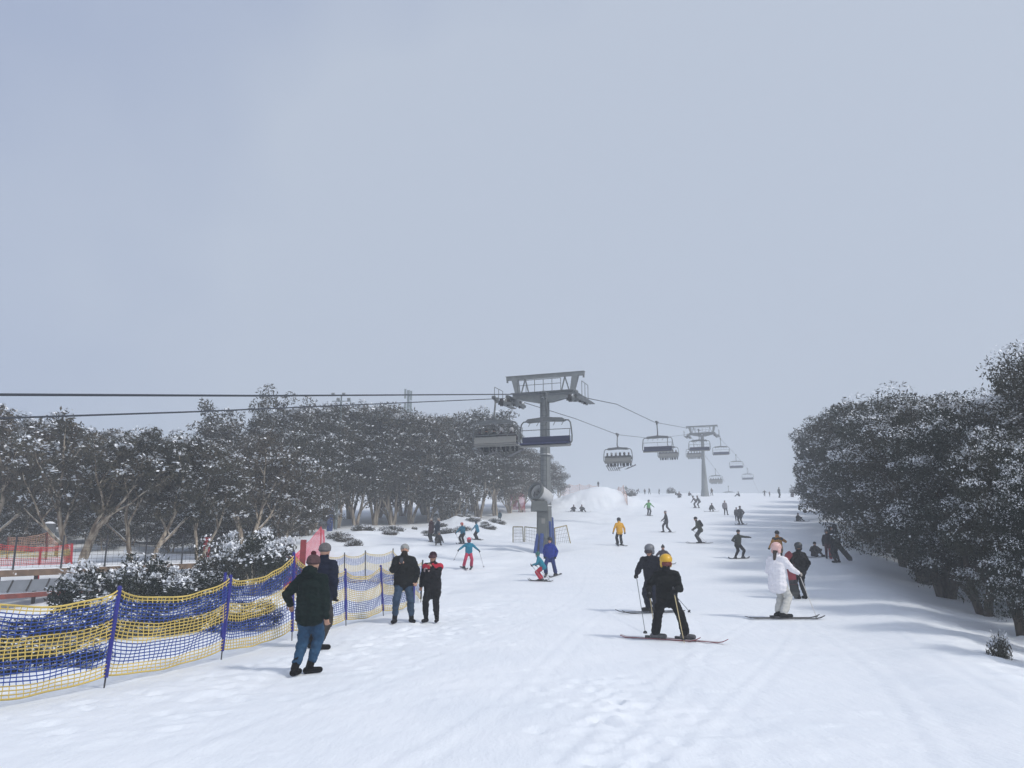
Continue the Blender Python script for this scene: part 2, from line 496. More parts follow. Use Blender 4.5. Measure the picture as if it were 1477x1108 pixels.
    for s in (-1, 1):
        body.ell(head + hr * s * .078 - hu * .005 - hf * .01, (.012, .022, .034), hm, 'skin')
        body.ell(head + hr * s * .032 + hf * .081 + hu * .016, (.012, .012, .009), hm, 'eye')
    body.cap(head - hr * .02 + hf * .083 - hu * .058, head + hr * .02 + hf * .083 - hu * .058, .008, .008, 'lips')
    if hair:
        hh = G('hair'); hh.ell(head + hu * .02 - hf * .03, (.088, .085, .11), hm, 'hair'); hh.cap(head - hf * .07, neck - fw * .09 - up * .08, .055, .035, 'hair')
    if hat:
        ht = G('hat' if hat[0] != 'helmet' else 'helmet')
        if hat[0] == 'beanie':
            ht.ell(head + hu * .062 - hf * .012, (.101, .116, .092), hm, 'hat')
            ht.ell(head + hu * .035 - hf * .02, (.106, .113, .055), hm, 'hat')
        elif hat[0] == 'helmet':
            ht.ell(head + hu * .075 - hf * .036, (.126, .138, .112), hm, 'hat')
            for s in (-1, 1): ht.ell(head + hr * s * .088 - hu * .01 - hf * .045, (.03, .06, .075), hm, 'hat')
        elif hat[0] == 'hood':
            ht.ell(head + hu * .03 - hf * .035, (.115, .115, .13), hm, 'hat'); ht.cap(head - hf * .05 - hu * .05, neck - up * .03, .1, .09, 'hat')
    if pompom: G('pompom').ell(head + hu * .165 - hf * .02, (.042, .042, .04), hm, 'pompom')
    if goggles:
        g = G('goggles')
        for j in range(-2, 3): g.ell(head + hr * j * .036 + hf * (.112 - .009 * j * j) + hu * .012, (.028, .026, .044), hm, 'goggles')
    if mask:
        G('neck_warmer').ell(head - hu * .065 + hf * .02, (.068, .082, .06), hm, 'mask')
        A['neck_warmer'].cap(neck + up * .0, head - hu * .06, .08, .07, 'mask')
    if yoke:
        y = G('yoke')
        for s in (-1, 1):
            y.cap(hip + up * .40 + rt * s * .06 + fw * .01, sho[s] + fw * .0 - up * .01, .118 * pf, .088 * pf, 'yoke')
        y.cap(neck - up * .07, neck - up * .04, .105, .09, 'yoke')
    if band:
        y = G('band')
        for s in (-1, 1):
            y.cap(hip + up * .335 + rt * s * .075, hip + up * .36 + rt * s * .10, .14 * pf, .125 * pf, 'band')
    if backpack:
        b = G('backpack')
        for s in (-1, 1):
            b.cap(chest - fw * .19 + rt * s * .07 - up * .14, chest - fw * .18 + rt * s * .06 + up * .12, .10, .085, 'backpack')
            b.cap(sho[s] * .6 + neck * .4 - up * .02 + fw * .06, chest + rt * s * .1 + fw * .1 - up * .1, .03, .03, 'backpack')
    c = dict(jacket=jacket, trousers=trousers, boot=boots, hat=hat[1] if hat else None, glove=gloves, goggles=goggles, pompom=pompom, yoke=yoke, band=band, backpack=backpack, mask=mask)
    M = {k: cloth(v) for k, v in c.items() if v}
    if goggles: M['goggles'] = mat('lens_%d' % int(sum(goggles) * 1000), goggles, .15)
    if hat and hat[0] == 'helmet': M['hat'] = mat('helmet_%d_%d' % (int(hat[1][0] * 999), int(hat[1][2] * 999)), hat[1], .35, var=.08)
    M.update(skin=SKIN, eye=EYEM, lips=LIPS, hair=HAIRM)
    return A, M, P

PARTNAME = {'bootL': 'boot', 'bootR': 'boot', 'gloveL': 'glove', 'gloveR': 'glove', 'yoke': 'shoulder_panel', 'band': 'chest_panel'}
_seed = [0]
def person(label, uv, top, yaw, pose, detail=0, group=None, pos=None, scale=None, gear=None, **kw):
    """one figure; uv is where the feet stand in the photo, top the photo row of the top of the head"""
    _seed[0] += 3.7
    A, M, P = figure(pose, **kw)
    if detail >= 2:
        root = fuse('person', A['body'].p, M, .0085, 3)
        for k in A:
            if k == 'body': continue
            vox = {'jacket': .013, 'trousers': .013}.get(k, .0075)
            fuse(PARTNAME.get(k, k), A[k].p, M, vox, 4, .013 if k in ('jacket', 'trousers') else 0., _seed[0], root)
    elif detail == 1:
        root = fuse('person', A['body'].p, M, .016, 2)
        for k in A:
            if k == 'body': continue
            fuse(PARTNAME.get(k, k), A[k].p, M, .017 if k in ('jacket', 'trousers') else .013, 2, .006 if k in ('jacket', 'trousers') else 0, _seed[0], root)
    else:
        pr = [q for k in A for q in A[k].p if not (k == 'body' and q[5] == 'skin' and q[0] == 'c' and q[3] > .03)]
        root = fuse('person', pr, M, .026, 2)
    if pos is None: pos = ground(*uv)
    zs = [v.co.z for v in root.data.vertices]
    for c in root.children: zs += [v.co.z for v in c.data.vertices]
    zm = max(zs)
    if scale is None:
        depth = pos.y * cp + (pos.z + .8 - EYE) * sp
        scale = (uv[1] - top) * depth / F / zm
    root.location = pos; root.rotation_euler = (0, 0, R(yaw)); root.scale = (scale,) * 3
    tag(root, label, 'person', group)
    root['_s'] = scale
    Wm = Matrix.Translation(pos) @ Matrix.Rotation(R(yaw), 4, 'Z') @ Matrix.Scale(scale, 4)
    P['W'] = Wm; P['s'] = scale; P['yaw'] = yaw
    del root['_s']
    return root, P

# --- gear
def ski_mesh(length, col_, edge):
    mb = MB(); n = 16; vs = []; th = .016
    for i in range(n + 1):
        t = i / n; y = (t - .45) * length
        w = .036 + .018 * (abs(t - .5) * 2) ** 2
        if t > .9: w *= max(.25, math.sqrt(max(0, 1 - ((t - .9) / .1) ** 2)) )
        z = .012 + (.075 * ((t - .86) / .14) ** 2 if t > .86 else 0) + (.03 * ((.05 - t) / .05) ** 2 if t < .05 else 0)
        vs += [(-w, y, z), (w, y, z), (w, y, z + th), (-w, y, z + th)]
    fs = [(3, 2, 1, 0)]
    for i in range(n):
        a, b = i * 4, i * 4 + 4
        for j in range(4): fs.append((a + j, a + (j + 1) % 4, b + (j + 1) % 4, b + j))
    fs.append((n * 4, n * 4 + 1, n * 4 + 2, n * 4 + 3))
    mb.add(vs, fs)
    for i, f in enumerate(mb.f): mb.m[i] = 1 if (i > 0 and i < len(mb.f) - 1 and (i - 1) % 4 in (0, 1, 3)) else 0
    return mb

BINDM = mat('binding', (.03, .03, .035), .4)
def ski(label, a_world, yaw, length, col_=(.05, .05, .055), edge=(.02, .02, .02), group=None, tilt=0):
    d = Vector((-math.sin(yaw), math.cos(yaw)))
    p1 = Vector((a_world.x - d.x * .6, a_world.y - d.y * .6)); p2 = Vector((a_world.x + d.x * .6, a_world.y + d.y * .6))
    sl = math.atan2(gz(p2.x, p2.y) - gz(p1.x, p1.y), 1.2)
    m1 = mat('ski_top_%d' % int(sum(col_) * 3000 + col_[0] * 777), col_, .35, var=.3, scale=3); m2 = mat('ski_edge_%d' % int(sum(edge) * 3000 + edge[0] * 777), edge, .35)
    o = ski_mesh(length, col_, edge).build('ski', [m1, m2])
    b = MB(); b.box((0, .16, .045), (.075, .09, .035)); b.box((0, -.17, .05), (.07, .1, .045)); b.box((0, 0, .036), (.06, .36, .012)); b.build('binding', BINDM, o)
    o.location = (a_world.x, a_world.y, gz(a_world.x, a_world.y) + .004)
    o.rotation_euler = (Matrix.Rotation(yaw, 3, 'Z') @ Matrix.Rotation(sl, 3, 'X') @ Matrix.Rotation(tilt, 3, 'Y')).to_euler()
    return tag(o, label, 'ski', group)

def pole(label, hand, tip, col_=(.25, .25, .27), group=None):
    hand, tip = Vector(hand), Vector(tip); d = (tip - hand); L = d.length; d.normalize()
    m = mat('pole_%d' % int(sum(col_) * 1000), col_, .35, metal=.3)
    loc = tip
    mb = MB(); mb.tube([hand + d * .06 - loc, tip - loc], [.010, .007], 6)
    o = mb.build('ski_pole', m); o.location = loc
    g = MB(); g.tube([hand - d * .09 - loc, hand + d * .07 - loc], [.020, .016], 8); g.build('grip', BINDM, o)
    b = MB(); c = tip - d * .07 - loc; b.lathe([(.0, .012), (.045, 0), (.043, -.01), (.0, .0)], c, -d, 10); b.build('basket', BINDM, o)
    return tag(o, label, 'ski pole', group)

def board_mesh(length, width):
    mb = MB(); n = 18; th = .012; vs = []
    for i in range(n + 1):
        t = i / n * 2 - 1; y = t * length / 2
        e = max(0, (abs(t) - .78) / .22)
        w = width / 2 * (.92 + .08 * t * t) * (math.sqrt(max(.02, 1 - e * e)))
        z = .008 + .09 * e * e
        vs += [(-w, y, z), (w, y, z), (w, y, z + th), (-w, y, z + th)]
    fs = [(3, 2, 1, 0)]
    for i in range(n):
        a, b = i * 4, i * 4 + 4
        for j in range(4): fs.append((a + j, a + (j + 1) % 4, b + (j + 1) % 4, b + j))
    fs.append((n * 4, n * 4 + 1, n * 4 + 2, n * 4 + 3))
    mb.add(vs, fs)
    return mb

def snowboard(label, M4, length=1.5, width=.28, col_=(.02, .02, .024), group=None, col2=None):
    m = mat('board_%d' % int(sum(col_) * 3000 + col_[0] * 555), col_, .4, var=.3, scale=4)
    mb = board_mesh(length, width); ms = [m]
    if col2:
        ms.append(mat('board2_%d' % int(sum(col2) * 3000 + col2[0] * 555), col2, .4, var=.2, scale=4))
        for i, f in enumerate(mb.f):
            y = sum(mb.v[k][1] for k in f) / len(f)
            mb.m[i] = 1 if y > -length * .22 else 0
    o = mb.build('snowboard', ms); o.matrix_world = M4
    for s in (-1, 1):
        b = MB(); b.box((0, s * .24, .028), (.24, .13, .02)); b.box((.09, s * .24, .08), (.03, .12, .10)); b.tube([(-.06, s * .24 - .06, .04), (-.05, s * .24, .10), (-.06, s * .24 + .06, .04)], .012, 6)
        b.build('binding', BINDM, o)
    return tag(o, label, 'snowboard', group)

def wloc(P, p): return P['W'] @ Vector(p)

def gear_skis(P, who, length=1.6, col_=(.05, .05, .055), edge=(.02, .02, .02), dyaw=(0, 0), tilt=0):
    for s, dy in ((-1, dyaw[0]), (1, dyaw[1])):
        a = wloc(P, P['_a%d' % s]); f = P['lf'] if s < 0 else P['rf']
        other = wloc(P, P['_a%d' % -s])
        w = 'nearer ski' if a.y < other.y else 'farther ski'
        ski('%s under %s' % (w, who), a, R(P['yaw'] + f[2] + dy), length * P['s'], col_, edge, tilt=tilt)

def gear_poles(P, who, tips=None, col_=(.25, .25, .27)):
    for s in (-1, 1):
        t = (tips or {}).get(s, 'auto')
        if t is None: continue
        h = wloc(P, P['_h%d' % s])
        if t == 'auto':
            hl = P['_h%d' % s]; t = wloc(P, (hl[0] + s * .12, hl[1] - .75, 0))
            t.z = gz(t.x, t.y) + .02
        elif not isinstance(t, Vector):
            t = wloc(P, t)
        o = wloc(P, P['_h%d' % -s])
        w = 'fence side' if h.x < o.x else 'tree side'
        pole('ski pole held on the %s by %s' % (w, who), h, t, col_)

def gear_board(P, who, yaw_off=90, col_=(.02, .02, .024), length=1.5, label=None, ctr=None):
    a = (wloc(P, P['_a-1']) + wloc(P, P['_a1'])) / 2 if ctr is None else ctr
    y = R(P['yaw'] + yaw_off); d = Vector((-math.sin(y), math.cos(y)))
    sl = math.atan2(gz(a.x + d.x * .5, a.y + d.y * .5) - gz(a.x - d.x * .5, a.y - d.y * .5), 1.0)
    M4 = Matrix.Translation((a.x, a.y, gz(a.x, a.y) + .01)) @ Matrix.Rotation(y, 4, 'Z') @ Matrix.Rotation(sl, 4, 'X') @ Matrix.Scale(P['s'], 4)
    return snowboard(label or 'snowboard under the boots of %s' % who, M4, length, .28, col_)
# ------------------------------------------------------------------ the people on the snow
BLK = (.006, .006, .007); NAVY = (.007, .010, .024); JEAN = (.024, .062, .12); GREY = (.22, .22, .23); DGRN = (.005, .012, .011)
TEAL = (.01, .17, .27); BLUE = (.012, .03, .24); RED = (.42, .012, .035); PINKT = (.42, .03, .08); YEL = (.62, .32, .012)
OLIV = (.035, .042, .03); DGREY = (.03, .032, .038); WHT = (.78, .77, .82)

# two people walking along the net fence, backs to the camera
person('person in dark green hooded jacket, jeans and maroon bobble beanie walking beside the net fence', (437, 974), 801, -14, 'walk', 2,
       jacket=DGRN, trousers=JEAN, boots=BLK, hat=('beanie', (.085, .050, .054)), pompom=(.06, .012, .018), gloves=None, hood=True, puffy=1.18,
       lf=(-.08, -.11, 4), rf=(.03, .13, -42), lh=(-.36, .16, .98), rh=(.32, .03, .80), hip=(.05, .02, .90), lean=4, side=-1)
person('tall person in navy jacket, grey beanie and dark trousers walking just behind the bobble beanie', (456, 937), 788, -20, 'walk', 2,
       jacket=NAVY, trousers=(.035, .032, .03), boots=BLK, hat=('beanie', (.12, .115, .12)), gloves=BLK, puffy=1.25,
       lf=(-.16, .1, 0), rf=(.10, -.10, -55), rh=(.24, .1, .86), lh=(-.26, .15, .95))

# couple standing at the end of the fence
_, P = person('bearded person in black jacket, jeans and grey beanie holding a phone by the fence end', (581, 899), 788, 186, 'stand', 2,
       jacket=(.007, .008, .008), trousers=(.03, .055, .095), boots=BLK, hat=('beanie', (.30, .31, .31)), gloves=None, puffy=1.28, mask=(.03, .024, .02),
       lf=(-.19, 0, 22), rf=(.18, .1, -14), rh=(.10, .34, 1.30), lh=(-.27, .10, .90), hd=-16, lean=1)
hp = wloc(P, P['_h1'])
mb = MB(); mb.box((0, 0, 0), (.075, .011, .15)); mb.box((0, -.0065, .0), (.068, .003, .14), mi=1)
ph = mb.build('phone', [mat('phone_case', (.02, .02, .022), .35), mat('phone_glass', (.03, .035, .045), .1)])
ph.location = hp + Vector((0, -.03, .06)); ph.rotation_euler = (R(-35), 0, R(6)); tag(ph, 'dark phone held up by the bearded person in jeans', 'phone')
person('person in long black coat with red and white shoulders standing next to the phone holder', (623, 898), 799, 172, 'stand', 2,
       jacket=(.008, .008, .010), trousers=BLK, boots=BLK, hat=('beanie', (.03, .012, .02)), goggles=(.05, .01, .02), gloves=None, hair=True, puffy=1.15, longcoat=.16,
       yoke=(.40, .025, .05), band=(.45, .36, .37), lf=(-.13, .02, 5), rf=(.15, .02, -14), lh=(-.04, .28, 1.36), rh=(.29, .06, .88), hd=-6)

# foreground skiers in black
w1 = 'the skier in yellow helmet'
_, P = person('skier in black suit and yellow helmet with red goggles turning toward the camera', (966, 924), 803, 172, 'skiwide', 2,
       jacket=(.007, .007, .009), trousers=BLK, boots=(.10, .10, .11), hat=('helmet', (.62, .36, .012)), goggles=(.12, .015, .01), mask=(.012, .012, .014), gloves=BLK, skiboots=True, puffy=1.12,
       lf=(-.30, .0, 62), rf=(.26, .0, 76), hip=(.02, -.08, .80), lean=17, lh=(-.12, .38, .96), rh=(.36, .2, .90), hy=4, hd=10)
gear_skis(P, w1, 1.55, (.45, .42, .44), (.20, .02, .035), dyaw=(0, 0), tilt=R(3))
gear_poles(P, w1, {-1: ground(987, 928), 1: ground(945, 917)}, (.55, .45, .25))
w2 = 'the skier in grey helmet'
_, P = person('skier in black suit and grey helmet leaning forward behind the yellow helmet', (943, 884), 787, 152, 'ski', 2,
       jacket=(.008, .009, .016), trousers=NAVY, boots=(.03, .03, .032), hat=('helmet', (.14, .15, .17)), goggles=(.03, .02, .025), gloves=BLK, skiboots=True, puffy=1.25,
       lf=(-.10, .08, -46), rf=(.12, -.05, -46), lean=24, rh=(.26, .42, .92), lh=(-.30, .36, .92), hip=(0, -.08, .84))
gear_skis(P, w2, 1.65, (.05, .05, .055), (.02, .02, .022))
gear_poles(P, w2, {1: ground(931, 915), -1: ground(996, 884)}, (.12, .13, .14))

# white skier
w3 = 'the skier in white'
_, P = person('skier in white jacket, pale trousers and pink helmet standing side on to the slope', (1126, 893), 785, -52, 'stand', 2,
       jacket=WHT, trousers=(.52, .52, .50), boots=BLK, hat=('helmet', (.66, .42, .40)), goggles=(.02, .02, .022), gloves=(.5, .46, .42), skiboots=True, puffy=1.16, hair=True, longcoat=.1,
       lf=(-.08, .05, -38), rf=(.10, -.02, -38), hip=(0, -.03, .88), lean=4, rh=(.30, .36, 1.04), lh=(-.22, .28, 1.0), hd=4)
gear_skis(P, w3, 1.72, (.035, .035, .04), (.02, .02, .02))
gear_poles(P, w3, {1: ground(1179, 894), -1: None}, (.62, .60, .58))

# snowboarder standing with a board, back to the camera
_, P = person('snowboarder in black with black helmet standing behind the skier in white', (1157, 864), 784, 14, 'stand', 2,
       jacket=BLK, trousers=(.014, .013, .016), boots=BLK, hat=('helmet', (.02, .025, .03)), gloves=BLK, puffy=1.08, lh=(-.34, .06, .98), rh=(.26, .06, .9), lf=(-.12, 0, 8), rf=(.12, 0, -6))
b0 = ground(1144, 865)
M4 = Matrix.Translation(b0 + Vector((.02, .05, .76))) @ Matrix.Rotation(R(-4), 4, 'Y') @ Matrix.Rotation(R(86), 4, 'X') @ Matrix.Rotation(R(0), 4, 'Z')
snowboard('red and black snowboard stood on end between the skier in white and the snowboarder', M4, 1.42, .27, (.012, .014, .016), col2=(.20, .02, .035))
# kneeling beyond
person('person in mustard jacket with black shoulders kneeling beyond the pink helmet', (1122, 806), 766, 12, 'kneel', 1,
       jacket=(.36, .16, .012), trousers=BLK, hat=('beanie', BLK), yoke=BLK, gloves=(.05, .05, .03), hd=-5)
_, P = person('person in dark clothes sitting on the snow beside the child in red', (1178, 803), 782, 186, 'sit', 1, jacket=(.012, .013, .018), trousers=BLK, hat=('beanie', BLK), puffy=1.15)
gear_board(P, '', 84, (.02, .04, .05), 1.7, 'long dark snowboard lying in front of the person sitting beside the child in red')
_, P = person('child in dark maroon suit and helmet standing at the edge of the shade', (1195, 806), 764, 168, 'stand', 1, jacket=(.022, .02, .028), trousers=(.055, .018, .028), hat=('helmet', (.04, .045, .05)), lf=(-.1, 0, 0), rf=(.1, 0, 0))
M4 = Matrix.Translation(ground(1197, 808) + Vector((0, -.12, .32))) @ Matrix.Rotation(R(84), 4, 'X') @ Matrix.Scale(.55, 4)
snowboard('small red snowboard stood on end before the child in maroon', M4, 1.0, .3, (.24, .03, .04))
_, P = person('tall person in black carrying a snowboard under one arm by the dark trees', (1208, 812), 757, 30, 'stand', 1, jacket=(.012, .016, .02), trousers=(.018, .024, .028), hat=('hood', (.012, .014, .018)), gloves=BLK, puffy=1.12, rh=(.24, .0, .82), longcoat=.06)
M4 = Matrix.Translation(P['W'] @ Vector((.36, .02, .62))) @ Matrix.Rotation(R(-38), 4, 'Y') @ Matrix.Rotation(R(88), 4, 'X') 
snowboard('black snowboard carried under the arm of the tall person by the trees', M4, 1.45, .27, (.016, .018, .022))
person('person with dark hood half hidden behind the tall snowboard carrier', (1200, 800), 760, 200, 'stand', 0, jacket=(.014, .014, .018), trousers=(.02, .02, .024), hat=('hood', BLK))
_, P = person('person sitting low behind the two black suited skiers in dark plum jacket', (957, 812), 786, 170, 'sit', 1, jacket=(.045, .03, .04), trousers=BLK, hat=('beanie', BLK), pompom=BLK)
gear_board(P, '', 72, (.02, .04, .08), 1.4, 'dark blue snowboard strapped to the person in dark plum jacket')
_, P = person('snowboarder sitting on the snow under the near end of the dark trees', (1153, 752), 740, 200, 'sit', 0, jacket=(.025, .03, .028), trousers=(.02, .025, .025), hat=('beanie', (.03, .03, .04)))
gear_board(P, '', 78, (.02, .03, .04), 1.9, 'snowboard of the snowboarder sitting under the dark trees')

# instructor and child by the tower
_, P = person('instructor in blue suit and black helmet skiing behind a child', (794, 831), 776, 166, 'stand', 1, jacket=BLUE, trousers=(.012, .025, .12), hat=('helmet', BLK), gloves=BLK, skiboots=True, puffy=1.1, longcoat=.08,
       lf=(-.24, 0, -10), rf=(.2, .05, 8), hip=(0, 0, .87), lean=8)
gear_skis(P, 'the instructor in blue', 1.5)
_, P = person('child in teal jacket, red trousers and dark green helmet skiing ahead of the instructor', (781, 839), 797, 70, 'ski', 1, jacket=(.015, .17, .25), trousers=RED, hat=('helmet', (.01, .10, .09)), gloves=BLK, skiboots=True, lean=30, yoke=None)
gear_skis(P, 'the child in red trousers', 1.35)
gear_poles(P, 'the child in red trousers')
_, P = person('child in teal jacket, bright pink trousers and pink helmet gliding with poles spread', (676, 820), 776, 190, 'stand', 1, jacket=TEAL, trousers=PINKT, hat=('helmet', (.55, .05, .10)), goggles=(.05, .02, .03), mask=(.15, .01, .03), gloves=BLK, skiboots=True,
       lf=(-.14, 0, -12), rf=(.28, .02, 12), hip=(0, -.03, .84), lean=8, lh=(-.52, .18, .98), rh=(.56, .18, 1.02))
gear_skis(P, 'the child in pink trousers', 1.2)
gear_poles(P, 'the child in pink trousers', {-1: (-.84, .1, .02), 1: (.86, .2, .42)})
_, P = person('skier in teal jacket, black trousers and coral helmet near the bank of tufts', (667, 785), 754, 150, 'ski', 1, jacket=TEAL, trousers=BLK, hat=('helmet', (.55, .12, .09)), gloves=BLK, skiboots=True, hip=(0, -.06, .82), lean=16)
gear_skis(P, 'the skier in coral helmet', 1.3); gear_poles(P, 'the skier in coral helmet')
_, P = person('skier in teal jacket and dark helmet turning back to the coral helmet', (688, 779), 752, 60, 'ski', 1, jacket=(.015, .15, .25), trousers=BLK, hat=('helmet', (.03, .04, .06)), gloves=BLK, skiboots=True, hip=(0, -.05, .85), lean=14)
gear_skis(P, 'the skier in dark helmet beside the coral helmet', 1.3)
person('adult in maroon coat and white hat standing under the tree line', (622, 782), 748, 60, 'stand', 0, jacket=(.04, .012, .018), trousers=BLK, hat=('beanie', (.5, .45, .4)), puffy=1.15, longcoat=.1)
person('adult in navy coat and pale hat bending over a toddler under the tree line', (630, 784), 748, 250, 'stand', 0, jacket=(.012, .022, .04), trousers=BLK, hat=('beanie', (.42, .36, .3)), puffy=1.15, longcoat=.12, lean=10)
person('toddler in dark snowsuit crouching in front of the adults under the tree line', (632, 787), 767, 200, 'crouch', 0, jacket=(.02, .02, .025), trousers=(.03, .03, .03), hat=('helmet', (.1, .09, .09)))
_, P = person('small skier in slate blue alone on the bank by the tree line', (721, 754), 737, 20, 'stand', 0, jacket=(.02, .05, .07), trousers=(.02, .03, .04), hat=('beanie', (.04, .04, .05)), skiboots=True)
gear_skis(P, 'the small skier in slate blue', 1.2)

# middle of the run
_, P = person('skier in yellow jacket and black trousers heading up the run', (894, 787), 747, 8, 'ski', 1, jacket=YEL, trousers=BLK, hat=('helmet', BLK), gloves=BLK, skiboots=True, hip=(0, -.04, .85), lean=10, lh=(-.36, .1, .82), rh=(.36, .1, .82))
gear_skis(P, 'the skier in yellow jacket', 1.4, dyaw=(-14, 14))
_, P = person('snowboarder in dark grey walking with one foot strapped in', (962, 768), 737, 70, 'walk', 0, jacket=(.022, .024, .03), trousers=(.025, .026, .03), hat=('beanie', (.2, .18, .19)), gloves=BLK, hip=(0, 0, .88), lh=(-.3, .32, .92))
gear_board(P, 'the snowboarder in dark grey', 6, (.03, .03, .035), 1.4)
_, P = person('skier in lime green jacket and grey trousers coming down near the heap', (936, 744), 721, 190, 'ski', 0, jacket=(.10, .30, .10), trousers=(.035, .04, .045), hat=('helmet', (.04, .09, .07)), skiboots=True, hip=(0, -.04, .84), lean=12, lh=(-.5, .1, .95), rh=(.5, .1, .9))
gear_skis(P, 'the skier in lime green', 1.3)
_, P = person('skier in olive jacket with black backpack leaning over poles', (1010, 784), 746, 72, 'ski', 1, jacket=OLIV, trousers=(.03, .033, .034), hat=('beanie', BLK), gloves=BLK, backpack=BLK, hip=(0, -.05, .84), lean=24, lf=(-.12, .05, 25), rf=(.14, -.05, 20))
gear_poles(P, 'the skier with backpack', None, (.3, .3, .32)); gear_skis(P, 'the skier with backpack', 1.6)
_, P = person('snowboarder in olive jacket balancing with one arm stretched out', (1066, 806), 765, 200, 'boardarms', 1, jacket=(.03, .036, .028), trousers=BLK, hat=('beanie', BLK), gloves=BLK, rh=(.32, .2, .92), lh=(-.74, .05, 1.18), lean=10)
gear_board(P, 'the snowboarder with outstretched arm', 84, (.025, .025, .03), 1.35)
person('person in pale grey jacket and black trousers dragging a strapped foot', (1046, 743), 722, 185, 'stand', 0, jacket=(.20, .19, .21), trousers=(.03, .03, .035), hat=('beanie', (.1, .1, .1)), puffy=1.1, lf=(-.28, .05, 30), rf=(.06, 0, 0))
_, P = person('snowboarder in grey jacket standing tall beside a shorter companion', (1069, 757), 730, 20, 'board', 0, jacket=(.05, .052, .058), trousers=(.03, .03, .035), hat=('beanie', (.03, .03, .03)), puffy=1.1, hip=(0, 0, .86), lean=4, lf=(-.14, 0, 10), rf=(.14, 0, -10), lh=(-.3, .1, .9), rh=(.3, .1, .9))
gear_board(P, 'the tall snowboarder in grey', 80, (.03, .03, .035), 1.2)
person('shorter companion in grey close beside the tall grey snowboarder', (1063, 752), 732, -15, 'stand', 0, jacket=(.055, .056, .062), trousers=(.03, .03, .035), hat=('beanie', (.05, .05, .05)), puffy=1.1)
person('person in mauve grey jacket bent over beside the far tower foot', (1003, 733), 715, 80, 'bend', 0, jacket=(.10, .09, .10), trousers=(.05, .05, .055), hat=('beanie', (.06, .06, .06)), lean=40, lf=(-.26, .1, 0), rf=(.2, -.1, 0))
person('person in dark jacket leaning into the mauve grey one beside the far tower foot', (1008, 733), 715, 95, 'bend', 0, jacket=(.06, .06, .066), trousers=(.05, .05, .055), hat=('beanie', (.04, .04, .04)), lean=28)
_, P = person('snowboarder crouching with hands down below the far tower', (1026, 738), 726, 200, 'crouch', 0, jacket=(.035, .036, .03), trousers=(.04, .04, .04), hat=('beanie', (.04, .04, .04)))
gear_board(P, 'the crouching snowboarder below the far tower', 84, (.04, .04, .045), 2.2)
_, P = person('snowboarder sitting below the snow heap, the one of two nearer the tower', (827, 738), 728, 160, 'sit', 0, jacket=(.03, .03, .036), trousers=(.03, .03, .036), hat=('beanie', (.03, .03, .035)))
gear_board(P, '', 85, (.03, .03, .036), 2.1, 'snowboard of the sitting snowboarder nearer the tower')
_, P = person('snowboarder sitting below the snow heap, the one of two nearer the heap', (840, 738), 728, 200, 'sit', 0, jacket=(.032, .032, .038), trousers=(.03, .03, .036), hat=('beanie', (.03, .03, .035)))
gear_board(P, '', 82, (.03, .03, .036), 2.1, 'snowboard of the sitting snowboarder nearer the heap')

# on the crest, in the mist
CREST = [(863, 703, 695, 'stand', 'person standing on top of the snow heap'),
 (889, 714, 696, 'stand', 'taller of two people standing behind the flank of the snow heap'),
 (894, 714, 699, 'stand', 'shorter of two people standing behind the flank of the snow heap'),
 (903, 713, 701, 'stand', 'person on the crest with raised arm beside the heap'),
 (919, 713, 705, 'bend', 'person stooping on the crest between heap and far tower'),
 (930, 713, 705, 'stand', 'small person on the crest next to the pair of walkers'),
 (937, 713, 704, 'walk', 'person striding along the crest'),
 (951, 713, 705, 'stand', 'broad person on the crest standing alone'),
 (980, 718, 709, 'sit', 'person sitting just below the crest in front of the far tower'),
 (976, 714, 709, 'sit', 'person sitting on the crest behind the sitter below it'),
 (995, 715, 709, 'sit', 'person sitting on the crest close to the far tower'),
 (1027, 715, 704, 'walk', 'person walking past the foot of the far tower'),
 (1064, 716, 709, 'sit', 'person sitting on the crest beyond the far tower'),
 (1103, 716, 707, 'stand', 'first of two small skiers on the crest with arms out'),
 (1110, 716, 709, 'stand', 'smaller of two skiers on the crest beside the one with arms out'),
 (1124, 718, 703, 'stand', 'adult standing on the crest near the dark trees'),
 (1143, 717, 710, 'sit', 'person sitting on the crest against the dark trees')]
for i, (u, v, t, ps, lb) in enumerate(CREST):
    kw = dict(jacket=(.04 + .02 * (i % 3), .045 + .015 * (i % 2), .05), trousers=(.04, .042, .046), hat=('beanie', (.05, .05, .05)), puffy=1.15)
    if 'arm' in lb: kw.update(lh=(-.6, .1, 1.15), rh=(.6, .1, 1.15))
    pt = ground(u, v)
    if pt.y > 150 or i in (0, 1, 2): pt = at(u, v, 101 if i == 0 else 108 if i < 3 else 143); pt.z = gz(pt.x, pt.y)
    person(lb, (u, v), t, (i * 67) % 360, ps, 0, pos=pt, **kw)
# ------------------------------------------------------------------ chairlift
STEEL = mat('galvanised_steel', (.20, .215, .22), .5, var=.15, scale=3, metal=.35, snow=.55)
STEELD = mat('weathered_steel', (.10, .11, .115), .55, var=.2, scale=6, metal=.2)
RUBBER = mat('black_rubber', (.015, .015, .016), .7)
PAD = mat('blue_pad', (.012, .045, .20), .6, var=.25, scale=4, bump=.2, bscale=8)
NAVYV = mat('navy_vinyl', (.010, .018, .075), .5, var=.1)
PANEL = mat('light_panel', (.19, .19, .18), .55, var=.08)
ROPEM = mat('wire_rope', (.035, .042, .055), .5, metal=.2)
T1 = at(788, 788, 46.6); T1.z = gz(T1.x, T1.y) - .1
T2 = at(1017, 716, 124.); T2.z = gz(T2.x, T2.y) - .1
LD = Vector((T2.x - T1.x, T2.y - T1.y, 0)).normalized()      # up the line
LA = Vector((LD.y, -LD.x, 0))                                # across, to the right
LANG = math.atan2(-LD.x, LD.y)
G1 = 2.12                                                   # half gauge
